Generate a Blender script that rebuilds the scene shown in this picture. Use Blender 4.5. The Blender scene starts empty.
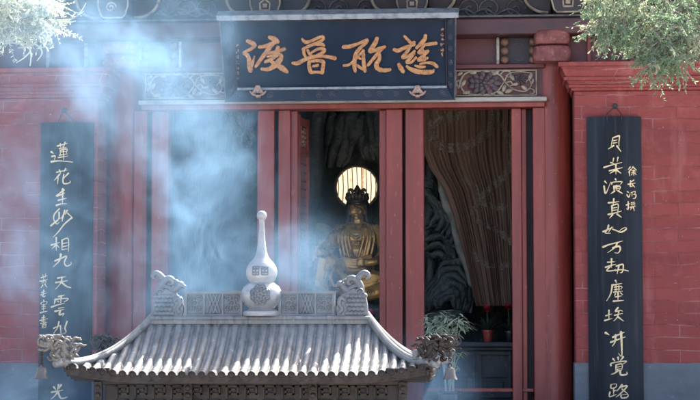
import bpy, bmesh, math, random
from mathutils import Vector, Matrix, noise as mnoise
R = math.radians
rng = random.Random(7)
sc = bpy.context.scene
COL = sc.collection

# ------------------------------------------------------------------ camera, world, sun, exposure
YAW, PITCH, FPX = R(4.7), R(3.87), 2000.0          # telephoto, a little right of the hall's axis
CAM = Vector((20 * math.sin(YAW), -20 * math.cos(YAW), 0.7))
cam_d = bpy.data.cameras.new('camera'); cam = bpy.data.objects.new('camera', cam_d); COL.objects.link(cam)
cam.location = CAM
FWD = Vector((-math.sin(YAW) * math.cos(PITCH), math.cos(YAW) * math.cos(PITCH), math.sin(PITCH)))
RGT = Vector((math.cos(YAW), math.sin(YAW), 0.0))
UPV = RGT.cross(FWD)
cam.rotation_euler = (math.pi / 2 + PITCH, 0, YAW)
cam_d.sensor_width = 36; cam_d.lens = 36 * FPX / 700; cam_d.clip_end = 400; cam_d.clip_start = 0.1
sc.camera = cam

SUN_EL, SUN_AZ = R(46), R(30)                       # sun behind the hall, to the right (azimuth from +Y towards +X)
w = bpy.data.worlds.new('World'); sc.world = w; w.use_nodes = True
nt = w.node_tree
sky = nt.nodes.new('ShaderNodeTexSky'); sky.sky_type = 'NISHITA'; sky.sun_disc = False
sky.sun_elevation = SUN_EL; sky.sun_rotation = SUN_AZ; sky.dust_density = 4.0; sky.air_density = .7; sky.ozone_density = .6
bg = nt.nodes['Background']; bg.inputs['Strength'].default_value = 0.15
nt.links.new(sky.outputs[0], bg.inputs[0])
sd = bpy.data.lights.new('sun', 'SUN'); sun = bpy.data.objects.new('sun', sd); COL.objects.link(sun)
sd.energy = 4.6; sd.angle = R(0.5); sd.color = (1.0, 0.95, 0.88)
SDIR = Vector((math.sin(SUN_AZ) * math.cos(SUN_EL), math.cos(SUN_AZ) * math.cos(SUN_EL), math.sin(SUN_EL)))
sun.rotation_euler = (-SDIR).to_track_quat('-Z', 'Y').to_euler()
sun.location = (8, 10, 14)
vs = sc.view_settings
vs.view_transform = 'Standard'; vs.look = 'None'; vs.gamma = 1; vs.use_curve_mapping = False
vs.exposure = 2.25
cy = sc.cycles
cy.use_denoising = True
cy.max_bounces = 6; cy.diffuse_bounces = 3; cy.glossy_bounces = 2; cy.transmission_bounces = 3
cy.volume_bounces = 0; cy.transparent_max_bounces = 6
cy.volume_step_rate = .9; cy.volume_max_steps = 96
cy.sample_clamp_indirect = 6

# ------------------------------------------------------------------ photograph pixel -> world
def ray(px, py):
    return FWD * FPX + RGT * (px - 350) - UPV * (py - 200)
def at(px, py, Y):
    d = ray(px, py); t = (Y - CAM.y) / d.y
    return CAM + d * t
def onplane(px, py, p0, n):
    d = ray(px, py); t = (p0 - CAM).dot(n) / d.dot(n)
    return CAM + d * t
def X_(px, Y, py=250): return at(px, py, Y).x
def Z_(py, Y, px=350): return at(px, py, Y).z
def ppm(Y): return FPX / (Y + 20.0)

# ------------------------------------------------------------------ mesh helper
def catmull(pts, sub):
    if len(pts) < 3 or sub < 2: 
        if len(pts) == 2:
            return [[a + (b - a) * k / sub for a, b in zip(pts[0], pts[1])] for k in range(sub + 1)]
        return [list(p) for p in pts]
    out = []
    P = [pts[0]] + list(pts) + [pts[-1]]
    for i in range(1, len(P) - 2):
        p0, p1, p2, p3 = P[i - 1], P[i], P[i + 1], P[i + 2]
        for k in range(sub):
            t = k / sub
            out.append([0.5 * (2 * b + (c - a) * t + (2 * a - 5 * b + 4 * c - d) * t * t + (3 * b - a - 3 * c + d) * t ** 3)
                        for a, b, c, d in zip(p0, p1, p2, p3)])
    out.append(list(pts[-1]))
    return out

class MB:
    def __init__(s): s.v = []; s.f = []
    def add(s, vs_, fs):
        o = len(s.v); s.v += [tuple(v) for v in vs_]; s.f += [tuple(i + o for i in f) for f in fs]
    def box(s, x0, x1, y0, y1, z0, z1):
        s.frust((x0, x1, y0, y1, z0), (x0, x1, y0, y1, z1))
    def frust(s, a, b):
        x0, x1, y0, y1, z = a; X0, X1, Y0, Y1, Z = b
        s.add([(x0, y0, z), (x1, y0, z), (x1, y1, z), (x0, y1, z), (X0, Y0, Z), (X1, Y0, Z), (X1, Y1, Z), (X0, Y1, Z)],
              [(3, 2, 1, 0), (4, 5, 6, 7), (0, 1, 5, 4), (1, 2, 6, 5), (2, 3, 7, 6), (3, 0, 4, 7)])
    def obox(s, M, sx, sy, sz):
        c = [(-sx, -sy, -sz), (sx, -sy, -sz), (sx, sy, -sz), (-sx, sy, -sz), (-sx, -sy, sz), (sx, -sy, sz), (sx, sy, sz), (-sx, sy, sz)]
        s.add([M @ Vector(p) for p in c], [(3, 2, 1, 0), (4, 5, 6, 7), (0, 1, 5, 4), (1, 2, 6, 5), (2, 3, 7, 6), (3, 0, 4, 7)])
    def prism(s, poly, fn):
        """poly in 2-D, fn(a, b, k) with k 0/1 gives the two faces"""
        n = len(poly)
        s.add([fn(a, b, 0) for a, b in poly] + [fn(a, b, 1) for a, b in poly],
              [tuple(range(n)), tuple(range(2 * n - 1, n - 1, -1))] + [((i + 1) % n, i, n + i, n + (i + 1) % n) for i in range(n)])
    def tube(s, pts, r, n=8, sub=1, flat=1.0):
        if not isinstance(r, (list, tuple)): r = [r] * len(pts)
        q = catmull([list(p) + [rr] for p, rr in zip(pts, r)], sub) if sub > 1 else [list(p) + [rr] for p, rr in zip(pts, r)]
        P = [Vector(p[:3]) for p in q]; rr = [max(p[3], 1e-4) for p in q]
        up = Vector((0.03, -1, 0.11)); vs_ = []
        for i, p in enumerate(P):
            t = (P[min(i + 1, len(P) - 1)] - P[max(i - 1, 0)])
            if t.length < 1e-9: t = Vector((0, 0, 1))
            t.normalize()
            a = t.cross(up)
            if a.length < 0.05: a = t.cross(Vector((1, 0, 0)))
            a.normalize(); b = a.cross(t).normalized()
            for k in range(n):
                an = 2 * math.pi * k / n
                vs_.append(p + (a * math.cos(an) + b * math.sin(an) * flat) * rr[i])
        fs = [(i * n + k, i * n + (k + 1) % n, (i + 1) * n + (k + 1) % n, (i + 1) * n + k) for i in range(len(P) - 1) for k in range(n)]
        fs += [tuple(range(n - 1, -1, -1)), tuple(range((len(P) - 1) * n, len(P) * n))]
        s.add(vs_, fs)
    def lathe(s, prof, c, n=32):
        vs_ = []; 
        for r, z in prof:
            for k in range(n):
                an = 2 * math.pi * k / n
                vs_.append((c[0] + r * math.cos(an), c[1] + r * math.sin(an), c[2] + z))
        m = len(prof)
        fs = [(i * n + k, i * n + (k + 1) % n, (i + 1) * n + (k + 1) % n, (i + 1) * n + k) for i in range(m - 1) for k in range(n)]
        fs += [tuple(range(n - 1, -1, -1)), tuple(range((m - 1) * n, m * n))]
        s.add(vs_, fs)
    def ell(s, c, r, n=14, m=9, M=None):
        c = Vector(c); vs_ = []
        for i in range(m + 1):
            th = math.pi * i / m
            for k in range(n):
                an = 2 * math.pi * k / n
                p = Vector((r[0] * math.sin(th) * math.cos(an), r[1] * math.sin(th) * math.sin(an), -r[2] * math.cos(th)))
                vs_.append(c + (M @ p if M else p))
        s.add(vs_, [(i * n + k, i * n + (k + 1) % n, (i + 1) * n + (k + 1) % n, (i + 1) * n + k) for i in range(m) for k in range(n)])
    def brush(s, pts, fn, dome, sub=5, wob=0.0):
        """a brush stroke: pts (a, b, half width); fn(a, b, h) -> world; rounded ends, domed across"""
        q = catmull(pts, sub); n = len(q)
        if n < 2: return
        L = [0.0]
        for i in range(1, n): L.append(L[-1] + math.hypot(q[i][0] - q[i - 1][0], q[i][1] - q[i - 1][1]))
        rows = []
        def row(i, a, b, hw, tx, ty):
            nx, ny = -ty, tx
            return [fn(a + nx * hw * k, b + ny * hw * k, dome * hh) for k, hh in ((-1, 0), (-.86, .8), (0, 1), (.86, .8), (1, 0))]
        for i in range(n):
            a, b, hw = q[i]
            tx = q[min(i + 1, n - 1)][0] - q[max(i - 1, 0)][0]; ty = q[min(i + 1, n - 1)][1] - q[max(i - 1, 0)][1]
            d = math.hypot(tx, ty) or 1; tx /= d; ty /= d
            hw *= 1 + wob * rng.uniform(-1, 1)
            if i == 0:
                rows.append(row(i, a - tx * hw * .85, b - ty * hw * .85, hw * .35, tx, ty)); rows.append(row(i, a - tx * hw * .45, b - ty * hw * .45, hw * .8, tx, ty))
            rows.append(row(i, a, b, hw, tx, ty))
            if i == n - 1:
                rows.append(row(i, a + tx * hw * .45, b + ty * hw * .45, hw * .8, tx, ty)); rows.append(row(i, a + tx * hw * .85, b + ty * hw * .85, hw * .35, tx, ty))
        m = len(rows)
        s.add([v for r_ in rows for v in r_], [(i * 5 + k, (i + 1) * 5 + k, (i + 1) * 5 + k + 1, i * 5 + k + 1) for i in range(m - 1) for k in range(4)])
    def jitter(s, amp, k):
        out = []
        for v in s.v:
            p = Vector(v); q = p * k; q.z *= .6
            d = Vector((mnoise.noise(q + Vector((9, 1, 4))), mnoise.noise(q + Vector((3, 7, 2))), mnoise.noise(q + Vector((5, 2, 8))))) + .5 * Vector((mnoise.noise(q * 2.6), mnoise.noise(q * 2.6 + Vector((4, 4, 1))), mnoise.noise(q * 2.6 + Vector((1, 8, 6)))))
            out.append(tuple(p + d * amp))
        s.v = out
    def build(s, name, m, parent=None, bevel=0, smooth=40, remesh=0, smoothmod=0):
        me = bpy.data.meshes.new(name)
        off = Vector((0, 0, 0)); p = parent
        while p is not None: off += p.location; p = p.parent
        me.from_pydata([tuple(Vector(v) - off) for v in s.v], [], s.f); me.validate(); me.update()
        bm = bmesh.new(); bm.from_mesh(me); bmesh.ops.recalc_face_normals(bm, faces=bm.faces); bm.to_mesh(me); bm.free()
        if smooth:
            me.shade_smooth(); me.set_sharp_from_angle(angle=R(smooth))
        me.materials.append(m)
        o = bpy.data.objects.new(name, me); COL.objects.link(o)
        if parent is not None: o.parent = parent
        if bevel:
            b = o.modifiers.new('edge', 'BEVEL'); b.width = bevel; b.segments = 2; b.limit_method = 'ANGLE'; b.angle_limit = R(40)
        if remesh:
            b = o.modifiers.new('skin', 'REMESH'); b.mode = 'VOXEL'; b.voxel_size = remesh; b.use_smooth_shade = True
        if smoothmod:
            b = o.modifiers.new('soft', 'SMOOTH'); b.iterations = smoothmod; b.factor = .5
        return o

def thing(name, label, cat, loc=(0, 0, 0), group=None):
    o = bpy.data.objects.new(name, None); COL.objects.link(o); o.location = loc
    o.empty_display_size = .2
    o['label'] = label; o['category'] = cat
    if group: o['group'] = group
    return o
def tag(o, label, cat, group=None):
    o['label'] = label; o['category'] = cat
    if group: o['group'] = group
    return o
def copy_tree(o, parent=None):
    c = o.copy(); COL.objects.link(c); c.parent = parent
    for ch in o.children: copy_tree(ch, c)
    return c

# ------------------------------------------------------------------ materials
def mat(name, base, rough=.6, metal=0, layers=(), bump=(), spec=.5, trans=0, emit=None, rvar=0):
    """layers: (noise scale, colour, lo, hi, strength[, stretch]); bump: (scale, strength, distance[, stretch])"""
    m = bpy.data.materials.new(name); m.use_nodes = True
    t = m.node_tree; N = t.nodes; L = t.links
    b = N['Principled BSDF']; out = N['Material Output']
    b.inputs['Roughness'].default_value = rough; b.inputs['Metallic'].default_value = metal
    b.inputs['Specular IOR Level'].default_value = spec
    tc = N.new('ShaderNodeTexCoord')
    def nz(scale, stretch=None, detail=5, rgh=.6):
        n = N.new('ShaderNodeTexNoise'); n.inputs['Scale'].default_value = scale
        n.inputs['Detail'].default_value = detail; n.inputs['Roughness'].default_value = rgh
        if stretch:
            mp = N.new('ShaderNodeMapping'); mp.inputs['Scale'].default_value = stretch
            L.new(tc.outputs['Object'], mp.inputs[0]); L.new(mp.outputs[0], n.inputs[0])
        else: L.new(tc.outputs['Object'], n.inputs[0])
        return n.outputs[0]
    cur = None
    rgb = N.new('ShaderNodeRGB'); rgb.outputs[0].default_value = (*base, 1); cur = rgb.outputs[0]
    for ly in layers:
        sc_, c, lo, hi, st = ly[:5]
        n = nz(sc_, ly[5] if len(ly) > 5 else None)
        mr = N.new('ShaderNodeMapRange'); mr.inputs[1].default_value = lo; mr.inputs[2].default_value = hi; mr.inputs[4].default_value = st
        L.new(n, mr.inputs[0])
        mx = N.new('ShaderNodeMix'); mx.data_type = 'RGBA'
        L.new(mr.outputs[0], mx.inputs[0]); L.new(cur, mx.inputs[6]); mx.inputs[7].default_value = (*c, 1)
        cur = mx.outputs[2]
    L.new(cur, b.inputs['Base Color'])
    nrm = None
    for bp in bump:
        n = nz(bp[0], bp[3] if len(bp) > 3 else None)
        bu = N.new('ShaderNodeBump'); bu.inputs['Strength'].default_value = bp[1]; bu.inputs['Distance'].default_value = bp[2]
        L.new(n, bu.inputs['Height'])
        if nrm: L.new(nrm, bu.inputs['Normal'])
        nrm = bu.outputs[0]
    if nrm: L.new(nrm, b.inputs['Normal'])
    if rvar:
        n = nz(9); mr = N.new('ShaderNodeMapRange'); mr.inputs[3].default_value = rough - rvar; mr.inputs[4].default_value = rough + rvar
        L.new(n, mr.inputs[0]); L.new(mr.outputs[0], b.inputs['Roughness'])
    if trans:
        tr = N.new('ShaderNodeBsdfTranslucent'); L.new(cur, tr.inputs[0])
        mx = N.new('ShaderNodeMixShader'); mx.inputs[0].default_value = trans
        L.new(b.outputs[0], mx.inputs[1]); L.new(tr.outputs[0], mx.inputs[2]); L.new(mx.outputs[0], out.inputs[0])
    if emit:
        L.new(cur, b.inputs['Emission Color']); b.inputs['Emission Strength'].default_value = emit
    m['final'] = 1
    return m

V3 = (1, 1, .12)
M = {}
M['red_post'] = mat('red_lacquer_wood', (.26, .042, .031), .42, layers=((10, (.12, .022, .017), .50, .66, .8, (1, 1, .06)), (3, (.17, .030, .023), .38, .66, .9, V3), (7, (.36, .085, .050), .52, .72, .6, (1, 1, .1)), (16, (.40, .16, .125), .62, .72, .5, (1, 1, .3)), (48, (.50, .36, .31), .70, .74, .7, (1, 1, .45)), (90, (.05, .02, .02), .68, .72, .8, (1, 1, .05))), bump=((40, .35, .005, V3), (8, .25, .012), (48, .4, .004, (1, 1, .45))), rvar=.12)
M['red_wood'] = mat('dark_red_wood', (.13, .030, .032), .5, layers=((4, (.055, .018, .022), .4, .65, .8, (.3, 1, 1)), (30, (.25, .16, .14), .66, .74, .5, (.3, 1, 1))), bump=((30, .3, .004, (.15, 1, 1)),), rvar=.12)
M['capital'] = mat('faded_pink_paint', (.27, .085, .075), .7, layers=((7, (.14, .04, .04), .42, .62, .9), (18, (.42, .22, .19), .56, .7, .7)), bump=((30, .4, .006),))
M['beam'] = mat('weathered_beam_paint', (.075, .026, .030), .45, layers=((5, (.035, .016, .022), .4, .65, .8, (.25, 1, 1)), (26, (.22, .15, .13), .64, .72, .55, (.3, 1, 1)), (3, (.12, .035, .03), .5, .7, .6)), bump=((25, .3, .005, (.15, 1, 1)),), rvar=.15)
M['dark_panel'] = mat('dark_painted_panel', (.028, .026, .034), .6, layers=((6, (.045, .02, .025), .4, .7, .8), (25, (.09, .085, .09), .62, .75, .5)), bump=((20, .3, .005),))
M['scroll'] = mat('faded_scroll_paint', (.10, .10, .11), .6, layers=((14, (.04, .04, .05), .4, .65, .9),), bump=((40, .3, .003),))
M['trim'] = mat('pale_trim_paint', (.36, .33, .29), .6, layers=((14, (.16, .10, .09), .5, .68, .9, (.3, 1, 1)), (50, (.62, .60, .56), .6, .7, .6)), bump=((40, .3, .003),))
M['ornament'] = mat('worn_gold_relief', (.32, .27, .19), .5, layers=((10, (.13, .10, .08), .45, .66, .85), (34, (.50, .46, .38), .6, .72, .7)), bump=((50, .3, .003),), rvar=.1)
M['petal'] = mat('dark_petal_paint', (.06, .045, .05), .5, layers=((12, (.12, .06, .06), .45, .65, .7), (40, (.25, .2, .16), .64, .72, .6)), bump=((50, .3, .003),))
M['bead'] = mat('worn_gold_bead', (.16, .078, .052), .5, layers=((18, (.16, .08, .05), .45, .65, .8),), bump=((50, .3, .002),))
M['clasp'] = mat('faded_pink_gilt', (.40, .27, .21), .55, layers=((30, (.22, .12, .09), .5, .68, .8),), bump=((60, .3, .002),))
M['plaque'] = mat('blue_black_lacquer', (.013, .024, .045), .4, spec=.22, layers=((3, (.019, .031, .052), .4, .7, .9), (45, (.09, .11, .13), .70, .76, .5)), bump=((12, .06, .01),), rvar=.08)
M['plaque_dust'] = mat('dusty_lacquer', (.30, .33, .35), .8, layers=((12, (.12, .14, .17), .45, .65, .8), (40, (.45, .46, .46), .6, .7, .6)), bump=((30, .3, .003),))
M['bronze_letter'] = mat('orange_gilt_letter', (.47, .235, .10), .5, layers=((22, (.30, .12, .05), .46, .64, .9), (50, (.70, .48, .28), .56, .70, .8), (90, (.16, .08, .05), .64, .72, .7)), bump=((70, .3, .002),), rvar=.1)
M['board'] = mat('blue_black_board', (.009, .012, .017), .42, spec=.16, layers=((4, (.022, .030, .042), .4, .7, .9, V3), (60, (.10, .11, .12), .69, .75, .5), (25, (.035, .042, .052), .52, .72, .8, (1, 1, .04))), bump=((10, .1, .01, V3), (60, .12, .002, (1, 1, .05))), rvar=.08)
M['gold_letter'] = mat('gilt_script', (.78, .62, .36), .5, layers=((30, (.5, .33, .13), .5, .7, .6),))
M['iron'] = mat('dark_iron', (.05, .05, .052), .5, .6, bump=((60, .3, .002),))
M['dado'] = mat('grey_blue_plaster', (.125, .142, .158), .75, layers=((2, (.075, .085, .095), .5, .7, .7, (1, 1, 2.5)), (30, (.05, .05, .055), .66, .72, .7), (4, (.09, .105, .12), .4, .7, .8), (14, (.27, .29, .31), .62, .75, .5)), bump=((14, .3, .01), (60, .25, .003)))
M['bronze'] = mat('cast_bronze', (.028, .021, .017), .55, .3, spec=.3, layers=((8, (.055, .044, .036), .45, .7, .8), (40, (.045, .036, .03), .55, .7, .7)), bump=((45, .45, .004),), rvar=.12)
M['bronze_sunlit'] = mat('bronze_painted_sunlit', (.14, .128, .11), .6, .15, layers=((10, (.10, .09, .08), .45, .68, .9), (50, (.36, .34, .31), .58, .7, .6)), bump=((55, .4, .003),), rvar=.1)  # paler copy of the bronze, sunlight painted into its colour
M['bell'] = mat('grey_bronze_bell', (.10, .092, .085), .5, .4, layers=((14, (.13, .12, .11), .45, .65, .8),), bump=((50, .3, .002),))
M['roof'] = mat('grey_cast_roof', (.17, .166, .154), .5, .1, layers=((5, (.12, .125, .13), .40, .68, .85), (3, (.25, .243, .225), .5, .7, .6, (4, 1, 1)), (18, (.075, .072, .066), .53, .68, .8, (1.6, .35, .35)), (38, (.36, .36, .35), .60, .70, .6), (90, (.07, .07, .07), .62, .70, .7)), bump=((60, .4, .003), (18, .35, .008)), rvar=.12)
M['panel_cast'] = mat('grey_cast_relief', (.15, .155, .16), .5, .15, layers=((9, (.09, .095, .10), .42, .68, .8), (50, (.25, .25, .245), .6, .72, .6)), bump=((50, .4, .003),), rvar=.1)
M['gourd'] = mat('pale_cast_gourd', (.33, .33, .325), .38, .25, layers=((5, (.21, .215, .22), .42, .66, .85), (22, (.15, .15, .15), .58, .72, .7), (60, (.42, .42, .41), .62, .72, .6), (90, (.09, .09, .09), .68, .73, .7)), bump=((50, .35, .003), (9, .3, .008)), rvar=.1)
M['stone'] = mat('grey_paving_stone', (.38, .36, .34), .8, layers=((2, (.31, .30, .285), .4, .7, .8), (30, (.44, .42, .40), .6, .7, .5)), bump=((30, .3, .006),))
M['interior'] = mat('dark_interior_plaster', (.06, .05, .05), .8, layers=((3, (.035, .03, .035), .4, .7, .8),))
M['rock'] = mat('painted_grotto_rock', (.036, .050, .048), .5, layers=((2.5, (.020, .028, .032), .4, .65, .9), (6, (.062, .080, .074), .58, .75, .7), (14, (.13, .15, .11), .58, .74, .7), (40, (.012, .016, .018), .56, .7, .8)), bump=((9, .8, .05), (30, .6, .012)))  # grey green noise patches stand in for highlights on the rock
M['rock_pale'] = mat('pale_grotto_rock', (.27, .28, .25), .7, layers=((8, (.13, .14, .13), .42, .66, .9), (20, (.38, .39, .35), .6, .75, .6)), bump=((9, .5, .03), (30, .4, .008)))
M['curtain'] = mat('brown_curtain_cloth', (.19, .115, .08), .8, layers=((5, (.13, .075, .045), .4, .7, .8, (1, 1, .1)), (160, (.20, .13, .09), .5, .7, .6)), bump=((200, .2, .001),))
M['curtain_shaded'] = mat('curtain_cloth_painted_shade', (.035, .030, .032), .85, layers=((5, (.02, .018, .02), .4, .7, .8, (1, 1, .1)),))  # darkened copy of the curtain cloth, doorway shade put into its colour
M['curtain_gold'] = mat('gold_embroidery', (.215, .175, .125), .6, layers=((60, (.11, .07, .05), .47, .53, 1.0),), bump=((90, .6, .004),))
M['gold'] = mat('gilt_statue_painted_shade', (.62, .37, .12), .32, .5, layers=((8, (.085, .05, .025), .50, .60, .88), (16, (.72, .50, .22), .55, .70, .7), (45, (.06, .045, .035), .62, .7, .6)), bump=((40, .25, .003),), rvar=.12)  # dark noise paints shade of the folds, pale noise the highlights
M['gilt_dark'] = mat('dark_gilt', (.075, .065, .05), .45, .4, layers=((16, (.28, .20, .10), .6, .7, .7),), bump=((50, .3, .003),))
M['halo_pleat_line'] = mat('dull_gilt_pleat_line', (.52, .37, .20), .5)
M['hair'] = mat('black_painted_hair', (.018, .017, .018), .5, bump=((30, .4, .004, V3),))
M['halo'] = mat('gilded_halo_added_glow', (.82, .68, .46), .55, 0, layers=((14, (.42, .26, .12), .50, .66, .85, (1, 1, .03)), (40, (.9, .78, .56), .58, .7, .4, (1, 1, .2))), emit=.30)  # emission added to brighten the disc, not a known lamp; stripes paint pleat shade
M['leaf'] = mat('juniper_leaf', (.20, .30, .165), .55, layers=((3, (.12, .22, .13), .4, .65, .9), (2.2, (.66, .64, .42), .48, .64, .85)), trans=.5)  # pale noise patches paint sun highlights into the leaf colour
M['leaf_sunlit'] = mat('juniper_leaf_painted_sunlit', (.62, .64, .52), .45, layers=((3, (.50, .55, .42), .4, .65, .8),), trans=.5)  # near-white base stands in for strong sun on leaves and twigs
M['bark'] = mat('juniper_bark', (.22, .18, .15), .85, layers=((12, (.12, .09, .07), .4, .65, .9, V3),), bump=((25, .6, .01, V3),))
M['plant'] = mat('bamboo_leaf', (.44, .52, .38), .5, layers=((6, (.60, .62, .48), .5, .7, .8),), trans=.35)
M['plant_yellow'] = mat('yellowing_leaf', (.36, .36, .10), .5, trans=.35)
M['plant_dark'] = mat('dark_strap_leaf', (.035, .065, .035), .5, layers=((8, (.06, .09, .04), .5, .7, .8),), trans=.2)
M['flower_red'] = mat('red_bract', (.38, .03, .035), .5, layers=((20, (.25, .02, .03), .45, .65, .8),), trans=.2)
M['flower_pink'] = mat('pink_petal', (.55, .16, .30), .5, layers=((20, (.7, .32, .45), .5, .65, .8),), trans=.3)
M['pot_red'] = mat('red_plastic_pot', (.30, .04, .035), .4)
M['pot_dark'] = mat('dark_glazed_pot', (.014, .013, .013), .3, bump=((6, .1, .01),))
M['altar'] = mat('dark_brick_altar', (.055, .058, .06), .75, layers=((4, (.03, .033, .036), .4, .65, .8), (18, (.12, .12, .12), .58, .72, .7)), bump=((16, .4, .01), (60, .3, .003)))
M['tile'] = mat('grey_clay_tile', (.12, .12, .125), .8, layers=((4, (.08, .08, .085), .4, .65, .8),), bump=((20, .4, .01),))

def brick_mat():
    m = bpy.data.materials.new('red_painted_brick'); m.use_nodes = True
    t = m.node_tree; N = t.nodes; L = t.links; b = N['Principled BSDF']
    b.inputs['Roughness'].default_value = .75; b.inputs['Specular IOR Level'].default_value = .3
    tc = N.new('ShaderNodeTexCoord'); sp = N.new('ShaderNodeSeparateXYZ'); L.new(tc.outputs['Object'], sp.inputs[0])
    ad = N.new('ShaderNodeMath'); ad.operation = 'ADD'; L.new(sp.outputs[0], ad.inputs[0]); L.new(sp.outputs[1], ad.inputs[1])
    cb = N.new('ShaderNodeCombineXYZ'); L.new(ad.outputs[0], cb.inputs[0]); L.new(sp.outputs[2], cb.inputs[1])
    wn = N.new('ShaderNodeTexNoise'); wn.inputs['Scale'].default_value = 3; L.new(tc.outputs['Object'], wn.inputs[0])
    wm = N.new('ShaderNodeVectorMath'); wm.operation = 'SCALE'; wm.inputs['Scale'].default_value = .06; L.new(wn.outputs['Color'], wm.inputs[0])
    va = N.new('ShaderNodeVectorMath'); L.new(cb.outputs[0], va.inputs[0]); L.new(wm.outputs[0], va.inputs[1])
    br = N.new('ShaderNodeTexBrick'); L.new(va.outputs[0], br.inputs[0])
    br.inputs['Scale'].default_value = 1; br.inputs['Brick Width'].default_value = .46; br.inputs['Row Height'].default_value = .118
    br.inputs['Mortar Size'].default_value = .007; br.inputs['Mortar Smooth'].default_value = .5
    br.inputs['Color1'].default_value = (.23, .047, .040, 1); br.inputs['Color2'].default_value = (.28, .061, .053, 1); br.inputs['Mortar'].default_value = (.19, .05, .044, 1)
    def nz(s, lo, hi, st=None, d=6):
        n = N.new('ShaderNodeTexNoise'); n.inputs['Scale'].default_value = s; n.inputs['Detail'].default_value = d; n.inputs['Roughness'].default_value = .62
        if st:
            mp = N.new('ShaderNodeMapping'); mp.inputs['Scale'].default_value = st; L.new(tc.outputs['Object'], mp.inputs[0]); L.new(mp.outputs[0], n.inputs[0])
        else: L.new(tc.outputs['Object'], n.inputs[0])
        r = N.new('ShaderNodeMapRange'); r.inputs[1].default_value = lo; r.inputs[2].default_value = hi; L.new(n.outputs[0], r.inputs[0]); return r.outputs[0]
    def mix(f, a, c):
        x = N.new('ShaderNodeMix'); x.data_type = 'RGBA'
        if hasattr(f, 'is_linked') or not isinstance(f, float): L.new(f, x.inputs[0])
        L.new(a, x.inputs[6]); x.inputs[7].default_value = (*c, 1); return x.outputs[2]
    def mul(a, bb):
        x = N.new('ShaderNodeMath'); x.operation = 'MULTIPLY'; L.new(a, x.inputs[0])
        if isinstance(bb, (int, float)): x.inputs[1].default_value = bb
        else: L.new(bb, x.inputs[1])
        return x.outputs[0]
    c = br.outputs['Color']
    c = mix(mul(nz(1.4, .42, .66), .75), c, (.215, .050, .045))
    c = mix(mul(nz(5, .55, .75), .6), c, (.38, .10, .09))
    c = mix(mul(nz(1.1, .52, .66, (1, 1, 3.5)), .6), c, (.17, .038, .038))
    eff = mul(mul(br.outputs['Fac'], nz(1.9, .46, .66)), .55)
    c = mix(eff, c, (.48, .29, .26))
    c = mix(mul(nz(2.3, .56, .70, (1.5, 1, .35)), .45), c, (.40, .16, .145))
    c = mix(mul(nz(42, .67, .73), .6), c, (.6, .42, .40))
    L.new(c, b.inputs['Base Color'])
    inv = N.new('ShaderNodeMath'); inv.operation = 'SUBTRACT'; inv.inputs[0].default_value = 1; L.new(br.outputs['Fac'], inv.inputs[1])
    b1 = N.new('ShaderNodeBump'); b1.inputs['Strength'].default_value = .6; b1.inputs['Distance'].default_value = .016; L.new(mul(inv.outputs[0], nz(2.2, .42, .62)), b1.inputs['Height'])
    b2 = N.new('ShaderNodeBump'); b2.inputs['Strength'].default_value = .35; b2.inputs['Distance'].default_value = .02; L.new(nz(16, .2, .8), b2.inputs['Height']); L.new(b1.outputs[0], b2.inputs['Normal'])
    L.new(b2.outputs[0], b.inputs['Normal'])
    return m
M['brick'] = brick_mat()

# ------------------------------------------------------------------ ground
GZ = -1.5
def structure(o): o['kind'] = 'structure'; return o
m_ = MB(); m_.box(-60, 60, -80, 60, GZ - .3, GZ); structure(m_.build('courtyard_ground', M['stone']))
m_ = MB(); m_.box(-9, 9, -2.4, 9, GZ, -.02)
for k in range(8):
    m_.box(-2.4, 2.4, -2.4 - .30 * (k + 1), -2.4 - .30 * k - .001, GZ, -.02 - .185 * (k + 1) + .0)
structure(m_.build('terrace', M['stone'], bevel=.012))

# ------------------------------------------------------------------ temple hall
hall = thing('temple_hall', 'red brick and timber temple hall with open lattice doors under its eaves', 'temple', (0, .3, 0))
YW = -.42                                     # wall faces
def wall_block(pxa, pxb, ends, cyr):
    """pxa..pxb in pixels, ends (left return, right return); cyr = pixel rows of the cornice top and its foot"""
    x0 = pxa if isinstance(pxa, float) else X_(pxa, YW); x1 = pxb if isinstance(pxb, float) else X_(pxb, YW)
    cx = 670 if x0 > 0 else 40
    zt = Z_(cyr[0], YW - .14, cx); zb = Z_(cyr[1], YW, cx)
    H = zt - zb
    m = MB(); m.box(x0, x1, YW, 1.0, .0, zb)
    wo = m.build('wall', M['brick'], hall, bevel=.012)
    c = MB()
    def lay(f0, f1, o0, o1):
        e0 = lambda o: x0 - (o if ends[0] else 0); e1 = lambda o: x1 + (o if ends[1] else 0)
        c.frust((e0(o0), e1(o0), YW - o0, 1.0, zb + H * f0), (e0(o1), e1(o1), YW - o1, 1.0, zb + H * f1))
    lay(0.0, .10, .022, .03); lay(.10, .20, .05, .055); lay(.20, .34, .045, .07); lay(.34, .45, .095, .10); lay(.45, .82, .075, .125); lay(.82, .97, .15, .155); lay(.97, 1.0, .13, .10)
    c.build('cornice', M['brick'], wo, bevel=.006)
    d = MB(); zd = Z_(363, YW - .015, cx)
    d.box(x0 - (.012 if ends[0] else 0), x1 + (.012 if ends[1] else 0), YW - .016, .9, .0, zd)
    d.build('dado', M['dado'], wo, bevel=.006)
    return x0, x1
LW = wall_block(-5.2, 97, (0, 1), (67, 98))
RW = wall_block(575, 5.6, (1, 0), (60, 90))
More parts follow.
